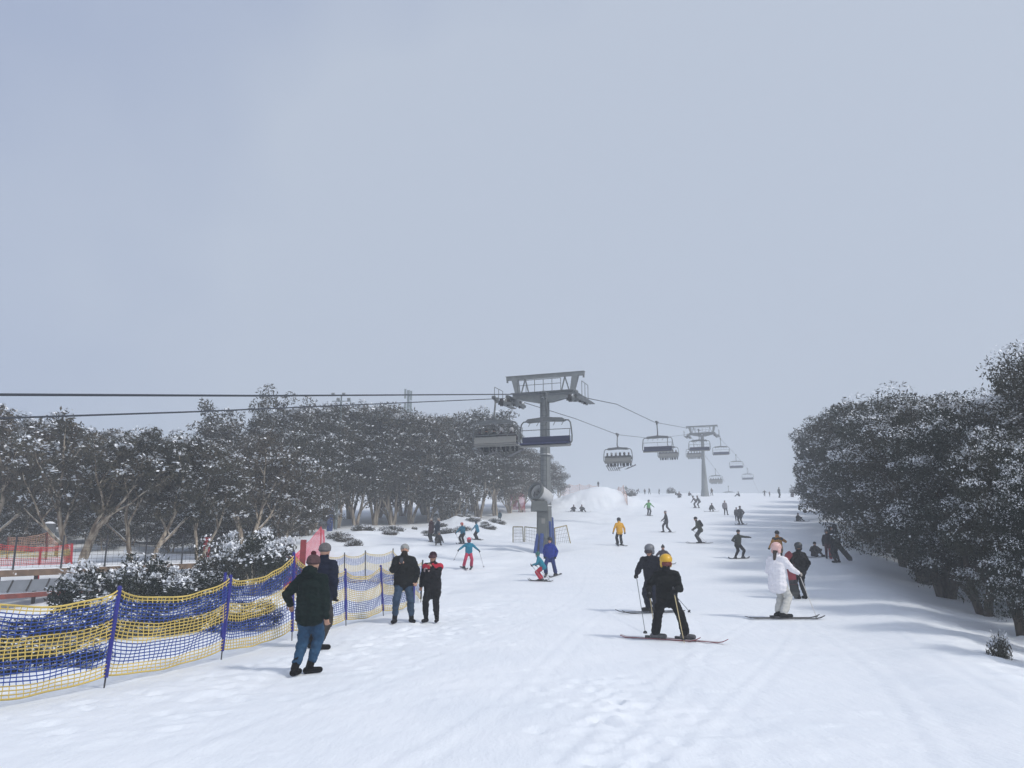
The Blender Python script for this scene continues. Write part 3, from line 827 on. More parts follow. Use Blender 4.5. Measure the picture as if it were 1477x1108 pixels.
top1 = at(788, 571, 46.6).z; top2 = at(1014, 626, 124.).z

def tower(label, base, ztop, flare, s1, s2):
    ladder = True
    t = thing('lift_tower', label, 'lift tower', base, LANG)
    h = ztop - base.z
    m = MB()
    m.lathe([(.36 * flare, -.5), (.36 * flare, .0), (.33 * (1 + (flare - 1) * .6), h * .12), (.31 * (1 + (flare - 1) * .3), h * .35), (.285, h * .55), (.265, h - .35), (.265, h - .1), (.0, h - .1)], n=24)
    for z in (h * .3, h * .62): m.lathe([(.3, z - .05), (.345, z - .05), (.345, z + .05), (.3, z + .05)], n=24)
    m.build('mast', STEEL, t, True)
    # crossarm: beam deeper at the middle
    a = MB()
    for y in (-.16, .16):
        a.prism([(-2.05, y, h + .16), (2.05, y, h + .16), (2.05, y, h - .08), (.45, y, h - .42), (-.45, y, h - .42), (-2.05, y, h - .08)], (0, -.05, 0), (0, .05, 0))
    a.box((0, 0, h + .185), (4.1, .48, .05)); a.box((0, 0, h - .1), (3.6, .22, .1))
    a.build('crossarm', STEEL, t)
    # maintenance frame above
    g = MB()
    for s in (-1, 1):
        g.prism([(s * 1.62, 0, h + .22), (s * 1.9, 0, h + .22), (s * 2.15, 0, h + 1.12), (s * 1.75, 0, h + 1.12)], (0, -.14, 0), (0, .14, 0))
        g.beam((s * 1.55, 0, h + .22), (s * 1.28, 0, h + 1.12), .07, .07); g.beam((s * 1.05, 0, h + .22), (s * 1.28, 0, h + 1.12), .07, .07)
    g.beam((-2.5, 0, h + 1.22), (2.5, 0, h + 1.22), .24, .2); g.box((0, 0, h + 1.34), (5.06, .34, .035))
    for s in (-1, 1): g.beam((s * 2.46, 0, h + 1.14), (s * 2.46, 0, h + .97), .1, .07)
    g.build('lifting_frame', STEEL, t)
    # walkway with rails
    w = MB()
    w.box((0, -.55, h + .12), (3.9, .55, .04))
    for x in (-1.5, -.95, -.4, .15, .7, 1.25):
        w.tube([(x, -.8, h + .14), (x, -.8, h + .88)], .02, 6)
    w.tube([(-1.5, -.8, h + .57), (1.25, -.8, h + .57)], .018, 6); w.tube([(-1.5, -.8, h + .88), (1.25, -.8, h + .88)], .02, 6)
    w.build('walkway', STEELD, t)
    for s in (-1, 1):
        q = MB(); x = s * G1
        for ex in (-.16, .16): q.beam((x + ex, -2.0, h - .34 - 2 * s1), (x + ex, 0, h - .34), .05, .16); q.beam((x + ex, 0, h - .34), (x + ex, 2.0, h - .34 + 2 * s2), .05, .16)
        q.beam((x, -1.0, h - .1), (x, 1.0, h - .1), .18, .2)
        for y in (-1.5, -.5, .5, 1.5): q.beam((x, y * .66, h - .12), (x, y, h - .34 + y * (s1 if y < 0 else s2)), .1, .1)
        # service platform beside the wheels
        q.box((x + s * .46, 0, h - .42), (.34, 3.0, .04))
        for y in (-1.5, -.8, -.1): q.tube([(x + s * .62, y, h - .42), (x + s * .62, y, h + .45)], .018, 6)
        q.tube([(x + s * .62, -1.5, h + .45), (x + s * .62, -.1, h + .45)], .018, 6)
        tr = q.build('sheave_train', STEELD, t)
        for k in range(8):
            wv = MB(); y = -1.9 + k * 3.8 / 7
            wv.lathe([(.05, -.07), (.22, -.065), (.25, -.05), (.22, -.02), (.22, .02), (.25, .05), (.22, .065), (.05, .07)], (x, y, h - .27 + y * (s1 if y < 0 else s2)), (1, 0, 0), 16)
            wv.build('sheave', STEEL if k % 2 else RUBBER, tr, True)
    if ladder:
        l = MB()
        for s in (-.18, .18): l.beam((s + .0, -.42, 1.0), (s + .0, -.36, h), .04, .04)
        for k in range(int((h - 1) / .3)): l.tube([(-.18, -.42 + .06 * (k * .3 / h), 1.1 + k * .3), (.18, -.42 + .06 * (k * .3 / h), 1.1 + k * .3)], .013, 5)
        l.build('ladder', STEELD, t)
    return t, h
t1, h1 = tower('grey lift tower standing behind the snow gun, close and sharp', T1, top1, 1.15, .17, .05)
p = MB()
for x0, ang in ((.42, 20), ):
    for k in range(2):
        p.box((.30 + .0 * k, -.22 + .42 * k, 1.0 + .25 * k), (.22, .3, 2.0), Matrix.Rotation(R(-3), 3, 'Y'))
p.build('crash_pad', PAD, t1, bevel=.05)
t2, h2 = tower('pale lift tower on the crest, faded by mist', T2, top2, 2.0, .1, .0)

# haul ropes
def rope_z(pts):
    ys = np.array([q[0] for q in pts]); zs = np.array([q[1] for q in pts])
    return lambda y: float(np.interp(y, ys, zs))
def line_point(s, k):       # k metres along the line from tower 1, on side s
    return Vector((T1.x, T1.y, 0)) + LD * k + LA * (s * G1)
def along_at(s, u):          # where image column u meets the vertical plane of a rope
    best = None
    for k in np.arange(-60, 200, .1):
        q = line_point(s, k)
        if q.y < 4: continue
        r = (u - CX) / F
        for zz in (10,):
            dep = q.y * cp + (zz - EYE) * sp
            e = abs(q.x - r * dep)
            if best is None or e < best[0]: best = (e, k)
    return best[1]
span = (Vector((T2.x, T2.y)) - Vector((T1.x, T1.y))).length
def build_rope(s, name_label, obs):
    ks = [(-2.0, top1 - .38), (0, top1 - .03), (2.0, top1 + .06), (span - 2, top2 - .24), (span, top2 - .03), (span + 2, top2 - .04)]
    for u, v in obs:
        k = along_at(s, u); q = line_point(s, k); ks.append((k, at(u, v, q.y).z))
    ks.sort()
    kx = np.array([a for a, b in ks]); kz = np.array([b for a, b in ks])
    lo = kx[0] - 30
    z0 = kz[0] + (kz[0] - kz[1]) / (kx[0] - kx[1]) * -30 if len(kx) > 1 else kz[0]
    kx = np.concatenate([[lo], kx, [kx[-1] + 60]]); kz = np.concatenate([[z0], kz, [kz[-1] - 3.5]])
    m = np.gradient(kz, kx)
    def f(k):
        i = int(np.clip(np.searchsorted(kx, k, side='right') - 1, 0, len(kx) - 2)); h = kx[i+1] - kx[i]; t = (k - kx[i]) / h
        if h < 5: return float(kz[i] + (kz[i+1] - kz[i]) * t)
        ma, mb_ = (kz[i+1] - kz[i]) / h, 0
        # quadratic sag only inside long spans
        return float(kz[i] + (kz[i+1] - kz[i]) * t)
    pts = [line_point(s, k) + Vector((0, 0, f(k))) for k in np.arange(lo, kx[-1], 1.0)]
    mb = MB(); mb.tube(pts, .026, 6)
    o = mb.build('haul_rope', ROPEM, smooth=True)
    tag(o, name_label, 'cable', 'haul ropes of the chairlift')
    return f
ropeL = build_rope(-1, 'lower of the two haul ropes over the trees, carrying the loaded chairs', [(0, 605), (300, 594), (891, 627), (830, 604), (945, 633)])
ropeR = build_rope(1, 'upper of the two haul ropes over the trees, carrying the empty chairs', [(0, 569), (400, 571), (945, 609), (890, 583), (1064, 655), (1081, 676)])

def make_chair(label, loaded):
    """hangs from its grip at the origin; sitters face +y"""
    t = thing('lift_chair', label, 'lift chair')
    g = MB(); g.box((0, 0, .02), (.16, .5, .16)); g.box((0, .1, -.1), (.12, .2, .2)); g.tube([(-.1, .28, .08), (.1, .28, .08)], .08, 10); g.tube([(-.1, -.28, .08), (.1, -.28, .08)], .08, 10)
    g.build('grip', STEELD, t)
    h = MB(); h.tube([(0, 0, -.05), (0, -.05, -.45), (0, -.16, -.85), (.02, -.22, -1.1), (.1, -.15, -1.24), (.2, 0, -1.3)], [.05, .05, .055, .06, .06, .05], 10); h.build('hanger', STEELD, t, True)
    r = MB()
    r.prism([(-1.08, 0, -1.42), (-.95, 0, -1.28), (0, 0, -1.2), (.95, 0, -1.28), (1.08, 0, -1.42), (.95, 0, -1.47), (0, 0, -1.42), (-.95, 0, -1.47)], (0, -.14, 0), (0, .22, 0))
    r.build('roof_beam', STEELD, t, bevel=.03)
    for s in (-1, 1):
        f = MB(); f.tube([(s * 1.0, 0, -1.38), (s * 1.22, 0, -1.40), (s * 1.33, .02, -1.52), (s * 1.38, .05, -1.8), (s * 1.42, .06, -2.2), (s * 1.40, .02, -2.5), (s * 1.3, .1, -2.66), (s * 1.22, .4, -2.66)], .038, 8); f.build('side_frame', STEELD, t, True)
    b = MB(); M = Matrix.Rotation(R(-8), 3, 'X')
    b.box((0, -.06, -2.41), (2.6, .07, .40 if loaded else .44), M, 0)
    b.build('backrest', PANEL if loaded else NAVYV, t, bevel=.02)
    q = MB(); q.box((0, .2, -2.62), (2.6, .5, .08), Matrix.Rotation(R(6), 3, 'X')); q.build('seat', NAVYV, t, bevel=.02)
    e = MB(); e.box((0, .18, -2.72), (2.64, .4, .07)); e.tube([(-1.32, -.1, -2.66), (1.32, -.1, -2.66)], .035, 6); e.build('seat_frame', PANEL, t)
    d = MB()
    if loaded:
        d.tube([(-1.2, .1, -2.1), (-1.2, .5, -2.25), (1.2, .5, -2.25), (1.2, .1, -2.1)], .02, 6); d.tube([(-1.34, -.1, -2.12), (1.34, -.1, -2.12)], .03, 6)
    else:
        d.tube([(-1.34, .05, -1.85), (1.34, .05, -1.85)], .02, 6); d.tube([(-1.3, .06, -1.85), (-1.27, .04, -2.5)], .015, 6); d.tube([(1.3, .06, -1.85), (1.27, .04, -2.5)], .015, 6)
        for x in (-.9, -.45, 0, .45, .9): d.tube([(x - .1, .12, -1.46), (x, .16, -1.66)], .017, 5)
        d.tube([(0, .06, -1.85), (0, .0, -2.2)], .013, 5)
    d.build('restraint_bar', STEELD, t)
    return t
loaded0 = make_chair('loaded chair beside the near tower, the closest of the chairs full of riders', True)
empty0 = make_chair('empty chair hanging in front of the near tower mast with navy seat', False)
def hang(src, s, u, label, first):
    k = along_at(s, u); p_ = line_point(s, k); p_.z = (ropeL if s < 0 else ropeR)(k) - .03
    rz = LANG if s < 0 else LANG + math.pi
    c = src if first else dup(src, label=label)
    c['group'] = 'chairs of the lift'
    c.location = p_; c.rotation_euler = (0, 0, rz)
    return c
CH = [hang(loaded0, -1, 715, '', True)]
CH.append(hang(loaded0, -1, 891, 'loaded chair over the run between the towers, skis dangling below it', False))
CH.append(hang(loaded0, -1, 965, 'loaded chair just behind the empty one, faded, before the far tower', False))
CH.append(hang(loaded0, -1, 1004, 'loaded chair passing behind the far tower mast, faint', False))
CH.append(hang(loaded0, -1, 1034, 'loaded chair beyond the far tower, very faint in mist', False))
CH.append(hang(loaded0, -1, 1052, 'last loaded chair beyond the far tower, almost lost in mist', False))
hang(empty0, 1, 787, '', True)
hang(empty0, 1, 949, 'empty chair over the run between the towers with dark frame', False)
hang(empty0, 1, 1011, 'empty chair in front of the far tower mast', False)
hang(empty0, 1, 1043, 'empty chair just past the far tower, pale', False)
hang(empty0, 1, 1065, 'second empty chair past the far tower, very faint in mist', False)
hang(empty0, 1, 1081, 'last empty chair past the far tower, almost lost in mist', False)

# riders: three sitters, copied along the seats
RID = []
for jk_, hat_, kind in (((.02, .02, .025), (.03, .03, .03), 'helmet'), ((.03, .025, .03), (.35, .35, .36), 'helmet'), ((.02, .028, .03), (.02, .02, .022), 'beanie')):
    o, _p = person('rider', (0, 0), 0, 0, 'chair', 0, pos=Vector((0, 0, -200)), scale=.97, jacket=jk_, trousers=(.02, .022, .028), hat=(kind, hat_), puffy=1.05, skiboots=True)
    RID.append(o)
names = ['the loaded chair beside the near tower', 'the loaded chair over the run between the towers', 'the faded loaded chair behind the empty one', 'the faint loaded chair behind the far tower mast', 'the very faint loaded chair beyond the far tower', 'the last loaded chair in the mist']
seats = [(5, (-1.0, -.6, -.1, .38, 1.0)), (6, (-1.05, -.63, -.21, .21, .63, 1.05)), (6, (-1.05, -.63, -.21, .25, .65, 1.05)), (5, (-1.0, -.5, 0, .45, .9)), (5, (-1., -.5, 0, .5, 1.)), (4, (-.9, -.3, .3, .9))]
used = set()
WORD = {5: ['first', 'second', 'middle', 'fourth', 'fifth'], 6: ['first', 'second', 'third', 'fourth', 'fifth', 'sixth'], 4: ['first', 'second', 'third', 'fourth']}
for ci, (n, xs) in enumerate(seats):
    for k, x in enumerate(xs):
        src = RID[(ci * 2 + k * 5 + k // 2) % 3]
        o = src if src.name not in used else src.copy()
        if src.name not in used: used.add(src.name)
        else: COL.objects.link(o)
        ch = CH[ci]
        o.location = Vector(ch.location) + Matrix.Rotation(LANG, 3, 'Z') @ Vector((x, .12, -2.62)); o.rotation_euler = (0, 0, LANG + R((k % 3 - 1) * 6))
        tag(o, '%s rider from the fence side on %s' % (WORD[n][k], names[ci]), 'person', 'riders on %s' % names[ci])
for ci, picks in ((0, (1, 4)), (1, (3, 5))):
    for j, k in enumerate(picks):
        x = seats[ci][1][k]; p_ = Vector(CH[ci].location) + Matrix.Rotation(LANG, 3, 'Z') @ Vector((x, .62, -3.16))
        M4 = Matrix.Translation(p_) @ Matrix.Rotation(LANG + R(60 if j else 75), 4, 'Z') @ Matrix.Rotation(R(-14), 4, 'X')
        snowboard('snowboard hanging from the %s rider on %s' % (WORD[seats[ci][0]][k], ('the near tower chair', 'the loaded chair between the towers')[ci]), M4, 1.5, .28, (.02, .022, .03))
for ci, picks in ((0, (0, 2)), (1, (0, 1, 2))):
    for k in picks:
        for s in (-1, 1):
            x = seats[ci][1][k]; p_ = Vector(CH[ci].location) + Matrix.Rotation(LANG, 3, 'Z') @ Vector((x + s * .11, .6, -3.2))
            o = ski_mesh(1.5, 0, 0).build('ski', [mat('ski_top_a', (.3, .3, .32), .35), mat('ski_edge_a', (.03, .03, .03), .35)])
            b = MB(); b.box((0, .0, .05), (.07, .36, .04)); b.build('binding', BINDM, o)
            o.location = p_; o.rotation_euler = (R(-18), 0, LANG)
            tag(o, '%s ski of the %s rider on %s' % ('fence side' if s < 0 else 'other', WORD[seats[ci][0]][k], ('the near tower chair', 'the loaded chair between the towers')[ci]), 'ski', 'skis dangling from the chairs')

# ------------------------------------------------------------------ snow gun at the tower foot
gb = at(783, 790, 45.0); gb.z = gz(gb.x, gb.y) - .05
sg = thing('snow_gun', 'white fan snow gun on a grey plinth before the near tower', 'snow gun', gb)
GREYC = mat('gun_grey', (.09, .10, .10), .55, var=.15, scale=3); WHTC = mat('gun_white', (.50, .51, .52), .45, var=.05)
def gl(u, v, d=45.0): return at(u, v, d) - gb
q = MB(); zt = gl(783, 738).z
q.box((0, 0, zt * .5), (.72, .6, zt), taper=.9); q.box((-.03, -.31, zt * .62), (.5, .05, zt * .5)); q.build('plinth', GREYC, sg, bevel=.03)
q = MB(); q.box((gl(778, 731).x, -.1, (zt + gl(778, 723).z) / 2), (1.0, .9, gl(778, 723).z - zt), taper=.88); q.build('housing', GREYC, sg, bevel=.05)
c = gl(779, 712); ax = Vector((-.62, -.66, .30)).normalized()
q = MB(); q.lathe([(.16, -.74), (.34, -.66), (.41, -.34), (.445, .12), (.455, .5), (.415, .5), (.40, .12), (.24, -.24)], c - ax * .15, ax, 24); q.build('barrel', WHTC, sg, True)
q = MB(); q.lathe([(.456, .44), (.52, .44), (.52, .64), (.41, .64), (.41, .44)], c - ax * .15, ax, 28)
bz = q.build('nozzle_ring', GREYC, sg)
q = MB(); q.lathe([(.0, .12), (.12, .10), (.12, -.1)], c - ax * .1, ax, 14)
for k in range(9):
    a = k / 9 * 2 * math.pi; xx = ax.orthogonal().normalized(); yy = ax.cross(xx)
    q.beam(c - ax * .1, c - ax * .1 + (xx * math.cos(a) + yy * math.sin(a)) * .40, .08, .02)
q.build('fan', mat('fan_dark', (.03, .03, .032), .6), sg)
q = MB(); q.tube([c + Vector((-.25, 0, -.42)), c + Vector((-.36, 0, -.1)), c + Vector((-.3, 0, .1))], .035, 6); q.tube([c + Vector((.3, .2, -.42)), c + Vector((.35, .25, -.1))], .035, 6); q.box(c + Vector((0, .05, -.42)), (.5, .5, .1)); q.build('yoke', GREYC, sg)
q = MB(); q.box((.02, -.33, zt * .78), (.2, .03, .3)); q.build('control_box', PANEL, sg)
for (x, y, w, rot) in ((-.38, -.3, .2, 9), (-.1, -.42, .22, 3)):
    q = MB(); q.box((x, y, .58), (w, .22, 1.25), Matrix.Rotation(R(rot), 3, 'Y') @ Matrix.Rotation(R(-8), 3, 'X')); q.build('crash_pad', PAD, sg, bevel=.05)

# ------------------------------------------------------------------ barriers round the tower foot
YFR = mat('frame_ochre', (.30, .24, .10), .5, var=.4, scale=3); WIRE = mat('wire', (.22, .22, .22), .5, metal=.4)
def barrier(label, corners, frame_m):
    c = [at(u, v, d) for u, v, d in corners]
    for k in (0, 3): c[k].z = gz(c[k].x, c[k].y) - .04
    base = c[0].copy()
    o = thing('barrier', label, 'barrier', base)
    c = [p - base for p in c]
    f = MB()
    for i in range(4): f.tube([c[i], c[(i + 1) % 4]], .035, 8)
    f.build('frame', frame_m, o)
    w = MB()
    for i in range(1, 8): t = i / 8; w.tube([c[0].lerp(c[3], t), c[1].lerp(c[2], t)], .008, 4)
    for i in range(1, 5): t = i / 5; w.tube([c[0].lerp(c[1], t), c[3].lerp(c[2], t)], .008, 4)
    w.build('mesh_panel', WIRE, o)
barrier('low steel barrier panel farther from the snow gun', [(740, 780, 50.5), (740, 760, 50.5), (754, 760, 50.3), (755, 780, 50.3)], mat('frame_grey', (.24, .21, .12), .5, var=.2))
barrier('low steel barrier panel next to the snow gun', [(757, 780, 50.2), (757, 760, 50.2), (776, 762, 48.6), (776, 783, 48.6)], mat('frame_grey', (.24, .21, .12), .5, var=.2))
barrier('slanting yellow framed barrier on the run side of the tower', [(801, 782, 48.6), (800, 762, 48.6), (817, 758, 50.6), (823, 780, 50.2)], YFR)
# ------------------------------------------------------------------ net fences
NBLUE = mat('net_blue', (.012, .05, .26), .6); NYEL = mat('net_yellow', (.56, .42, .11), .6, var=.18, scale=1.5)
NPALE = mat('net_pale', (.62, .36, .26), .6); NRED = mat('net_red', (.62, .05, .06), .6); NORG = mat('net_orange', (.75, .20, .09), .6); NPINK = mat('net_pink', (.72, .10, .17), .6)
POSTB = mat('post_blue', (.012, .014, .20), .45, var=.15); POSTR = mat('post_red', (.38, .015, .025), .5); POSTD = mat('post_dark', (.02, .022, .03), .5)
IRON = mat('iron_spike', (.04, .04, .045), .5)

def net_geo(tops, bots, cols, rowcol, rad, sag, sagb, mats, ridx, seed=0):
    """strands of a net hung between posts: tops/bots are the net corners at each post; cols strands per bay"""
    mb = MB(); nr = len(rowcol)
    rows = [[] for _ in range(nr + 1)]; rnd = random.Random(seed)
    for b in range(len(tops) - 1):
        n = cols[b] if hasattr(cols, '__len__') else cols
        bulge = rnd.uniform(-.12, .12)
        for i in range(n + (1 if b == len(tops) - 2 else 0)):
            t = i / n; k = 4 * t * (1 - t)
            kk = k ** .75
            T = tops[b].lerp(tops[b + 1], t) - Vector((0, 0, sag * kk)); B = bots[b].lerp(bots[b + 1], t) - Vector((0, 0, sagb * kk))
            side = (tops[b + 1] - tops[b]).cross(Vector((0, 0, 1))).normalized()
            gzb = gz(B.x, B.y) + .025
            if B.z < gzb: B.z = gzb
            for r in range(nr + 1):
                w = r / nr
                p = T.lerp(B, w) + side * (bulge * k * math.sin(math.pi * min(1, w * 1.1)) + .012 * math.sin(i * .9 + r * .7))
                p.z += .008 * math.sin(i * .55 + r * .35 + seed)
                rows[r].append(p)
    n = len(rows[0])
    for r in range(nr + 1):
        mb.tube(rows[r], rad * (1.6 if r in (0, nr) else 1), 4, ridx[rowcol[min(r, nr - 1)]], False)
    for r in range(nr):
        mi = ridx[rowcol[r]]
        for i in range(n): mb.tube([rows[r][i], rows[r + 1][i]], rad * .9, 3, mi, False)
    return mb

def flat_post(mb, base, top, w, th, spike=True):
    d = (top - base); 
    mb.tube([base + d * .12, base + d * .97, top], [w * .5, w * .5, w * .34], 8)
def postset(root, o0, posts, m, w=.06, spike=True):
    for b, t in posts:
        q = MB(); b, t = b - o0, t - o0; d = t - b
        q.tube([b + d * (.10 if spike else 0), b + d * .985, t], [w * .5, w * .5, w * .36], 10)
        p = q.build('post', m, root)
        if spike:
            s = MB(); s.tube([b - d * .08, b + d * .13], [.010, .012], 6); s.build('spike', IRON, p)

BN = ['y', 'y', 'b', 'b', 'b', 'b', 'b', 'b', 'y', 'y', 'y', 'y', 'y', 'y', 'b', 'b', 'b', 'b', 'b', 'b', 'y', 'y', 'y']
# (base pixel, top pixel): each post stands where its foot meets the snow
def post_at(bu, bv, tu, tv):
    b = ground(bu, bv); t = at(tu, tv, b.y + .0); return b, t
PB = [post_at(150, 993, 173, 845), post_at(319, 952, 333, 829), post_at(421, 925, 424, 796), post_at(499, 903, 498, 820), post_at(553, 889, 549, 815)]
b0 = Vector((PB[0][0].x - .62, PB[0][0].y - 2.35, 0)); b0.z = gz(b0.x, b0.y)
PB = [(b0, b0 + Vector((-.04, .05, 1.38)))] + PB
b6 = PB[-1][0] + Vector((.55, 1.9, 0)); b6.z = gz(b6.x, b6.y); PB.append((b6, b6 + Vector((0, .02, 1.3))))
o0 = PB[1][0].copy()
fr = thing('net_fence', 'blue and yellow striped net fence on blue posts in front of the walkers', 'net fence', o0)
tops = [t - (t - b) * .04 - o0 for b, t in PB]; bots = [b + (t - b) * .13 - o0 for b, t in PB]
def net_local(tops, bots, *a, origin=None, **k):
    # strands need world height of the snow: shift in and out of the local frame
    mb = net_geo([t + origin for t in tops], [b + origin for b in bots], *a, **k)
    mb.v = [tuple(Vector(p) - origin) for p in mb.v]
    return mb
mb = net_local(tops, bots, [26, 27, 30, 26, 22, 20], BN, .0078, .20, .10, None, {'y': 0, 'b': 1}, 3, origin=o0)
mb.build('net', [NYEL, NBLUE], fr)
postset(fr, o0, PB, POSTB, .062)
# second blue post leaning against the one beside the big shrubs
q = MB(); b, t = PB[2][0] - o0, PB[2][1] - o0
q.tube([b + Vector((.02, -.09, .38)), t + Vector((-.08, -.05, .04))], [.026, .026], 8); q.build('post', POSTB, fr)

def far_post(u, vt, d, lean=0):
    b = dpos(u, d); t = at(u + lean, vt, d); return b, t
PC = [far_post(466, 796, 32), far_post(497, 797, 32.6), far_post(527, 794, 33.2), far_post(567, 791, 34), far_post(585, 803, 31), (PB[-1][0] + Vector((.02, 1.6, 0)), PB[-1][1] + Vector((.05, 1.6, 0)))]
o1 = PC[0][0].copy()
fr2 = thing('net_fence', 'farther row of blue and yellow net fence on thin dark posts behind the grey beanie', 'net fence', o1)
tops = [t - (t - b) * .05 - o1 for b, t in PC]; bots = [b + (t - b) * .10 - o1 for b, t in PC]
mb = net_local(tops, bots, [12, 12, 16, 16, 18], BN[::1], .0075, .16, .08, None, {'y': 0, 'b': 1}, 5, origin=o1); mb.build('net', [NYEL, NBLUE], fr2)
postset(fr2, o1, PC, POSTD, .05)

# red and orange safety nets behind the trees on the left
def safety(label, posts, cols, rows, m_net, m_post, rad=.012, sag=.1, w=.05, m2=None, d0=0):
    o = posts[0][0].copy(); f = thing('safety_net', label, 'safety net', o)
    tp = [t - o for b, t in posts]; bt = [b + (t - b) * .06 - o for b, t in posts]
    rc = ['a'] * rows
    if m2:
        for i in range(rows // 3, rows * 2 // 3): rc[i] = 'c'
    mb = net_local(tp, bt, cols, rc, rad, sag, .05, None, {'a': 0, 'c': 1}, 2, origin=o)
    mb.build('net', [m_net, m2 or m_net], f)
    posts = [(Vector((b.x, b.y, min(b.z, gz(b.x, b.y) - .1))), t) for b, t in posts]
    postset(f, o, posts, m_post, w, False)
    return f
def fp(u, vb, vt, d, lean=0):
    b = at(u, vb, d); return b, at(u + lean, vt, d)
safety('red safety net with a yellow band behind the timber platform', [fp(-40, 818, 780, 33), fp(57, 815, 790, 33.4, 2), fp(104, 812, 784, 33.8)], [30, 16], 11, NRED, POSTR, .0095, .05, .10, NYEL)
safety('orange net sagging from rusty posts beside the yellow mat', [fp(12, 792, 775, 42), fp(68, 792, 768, 42), fp(84, 791, 779, 42.5)], [16, 8], 7, NPALE, mat('rusty_post', (.12, .03, .02), .7, var=.3), .010, .12, .09)
safety('tattered orange netting along the rise behind the bare trunks', [fp(140, 782, 764, 50), fp(160, 778, 762, 50), fp(182, 774, 756, 50), fp(212, 768, 752, 51)], [7, 8, 10], 7, NPALE, mat('rusty_post', (.12, .03, .02), .7, var=.3), .014, .06, .05)
safety('pink safety net sloping up to a red pole behind the grey beanie', [fp(425, 818, 800, 40), fp(463, 806, 760, 41), fp(467, 804, 764, 44)], [26, 7], 18, NPINK, POSTR, .010, .1, .07)
safety('small pink net at the far end of the tree line', [fp(735, 735, 713, 92), fp(748, 736, 708, 92), fp(757, 737, 715, 92)], [12, 10], 14, NPINK, POSTR, .016, .05, .06)
def gpost(u, d, h):
    p = dpos(u, d); return p, p + Vector((0, 0, h))
NPALE = mat('net_pale', (.62, .36, .26), .6)
safety('orange fence on the skyline between the trees and the snow heap', [gpost(u, 130, 1.9) for u in (808, 822, 836, 850, 864)], 9, 7, NPALE, mat('rusty_post', (.12, .03, .02), .7, var=.3), .018, .3, .06)
safety('orange fence running down the run side of the snow heap', [(lambda p: (p, p + Vector((0, 0, 1.3))))(dpos(u, d)) for u, d in ((884, 107), (893, 104), (900, 100), (905, 96))], 7, 6, NPALE, mat('rusty_post', (.12, .03, .02), .7, var=.3), .014, .25, .05)

# wire fence and timber platform
TIMB = mat('timber', (.13, .085, .055), .8, var=.4, scale=4, bump=.3, bscale=20, snow=.9); TIMR = mat('red_timber', (.16, .035, .025), .75, var=.35, scale=5, snow=.85); SLAT = mat('grey_sheet', (.13, .145, .17), .7, var=.2, scale=2)
pa, pb = at(-60, 826, 28.5), at(310, 812, 37)
pf_ = thing('timber_platform', 'low timber platform with grey sheet skirt and red sill behind the shrubs', 'platform', (pa.x, pa.y, pa.z), 0)
D = pb - pa; Dn = D.normalized(); back = Vector((-Dn.y, Dn.x, 0)).normalized()
q = MB(); q.beam((0, 0, -.1), D + Vector((0, 0, -.1)), .18, .24); q.build('edge_beam', TIMB, pf_)
q = MB(); q.prism([Vector((0, 0, 0)) + back * .1, D + back * .1, D + back * 2.2, back * 2.2], (0, 0, -.02), (0, 0, .10)); q.build('snowy_deck', mat('deck_snow', (.8, .83, .88), .7, bump=.4, bscale=5), pf_)
for i in range(9):
    p = D * (i / 8.0); q = MB(); zl = min(-.95, gz(pa.x + p.x, pa.y + p.y) - pa.z - .1); q.beam(p + Vector((0, .05, -.2)), p + Vector((0, .05, zl)), .10, .10); q.build('leg', mat('dark_post', (.03, .03, .032), .7), pf_)
q = MB(); q.prism([Vector((0, -.16, -.36)), D + Vector((0, -.16, -.36)), D + Vector((0, -.42, -.78)), Vector((0, -.42, -.78))], -back * .02, back * .02); q.build('skirt', SLAT, pf_)
for i in range(17):
    p = D * (i / 16.0); q = MB(); q.beam(p + Vector((0, -.19, -.36)), p + Vector((0, -.46, -.78)), .05, .05); q.build('batten', mat('dark_post', (.03, .03, .032), .7), pf_)
q = MB(); q.beam(Vector((0, -.5, -.93)), D + Vector((0, -.5, -.86)), .26, .18); q.build('sill', TIMR, pf_)
WM = mat('dark_wire', (.06, .06, .065), .5, metal=.3)
wf = thing('wire_fence', 'thin wire mesh fence on dark posts standing along the timber platform', 'wire fence', (pa.x, pa.y, pa.z))
q = MB(); H_ = 1.15
for k in range(9): q.tube([Vector((0, .05, .08 + k * H_ / 8)), D + Vector((0, .05, .08 + k * H_ / 8))], .006, 4, cap=False)
n = int(D.length / .22)
for i in range(n + 1): p = D * (i / n) + Vector((0, .05, 0)); q.tube([p + Vector((0, 0, .08)), p + Vector((0, 0, .08 + H_))], .005, 3, cap=False)
q.build('wire_mesh', WM, wf)
for i in range(7):
    p = D * (i / 6.0) + Vector((0, .08, 0)); q = MB(); q.tube([p, p + Vector((0, 0, 1.3))], .035, 8); q.build('post', POSTD, wf)

# odds and ends among the trees
def box_thing(name, label, cat, u, v, d, size, m, rz=0, snowcap=True, pole_to=None):
    c = at(u, v, d); base = Vector((c.x, c.y, c.z - size[2] / 2)); gap = base.z - gz(c.x, c.y) + .06
    if pole_to is not None: pole_to = max(pole_to, gap)
    elif name != 'banner' and gap > 0: base.z -= gap; size = (size[0], size[1], size[2] + gap)
    o = thing(name, label, cat, base, rz)
    q = MB(); q.box((0, 0, size[2] / 2), size); q.build('body', m, o, bevel=.02)
    if snowcap: s = MB(); s.lathe([(.0, .12), (.35, .1), (.62, .03), (.70, 0)], (0, 0, size[2]), n=12); k = s.build('snow_cap', mat('snow_cap', (.82, .85, .9), .7), o); k.scale = (size[0] * .78, max(size[1], .2) * .78, 1)
    if pole_to is not None: p = MB(); p.tube([(0, .0, 0), (0, .0, -pole_to)], .06, 8); p.build('post', POSTD, o)
    return o
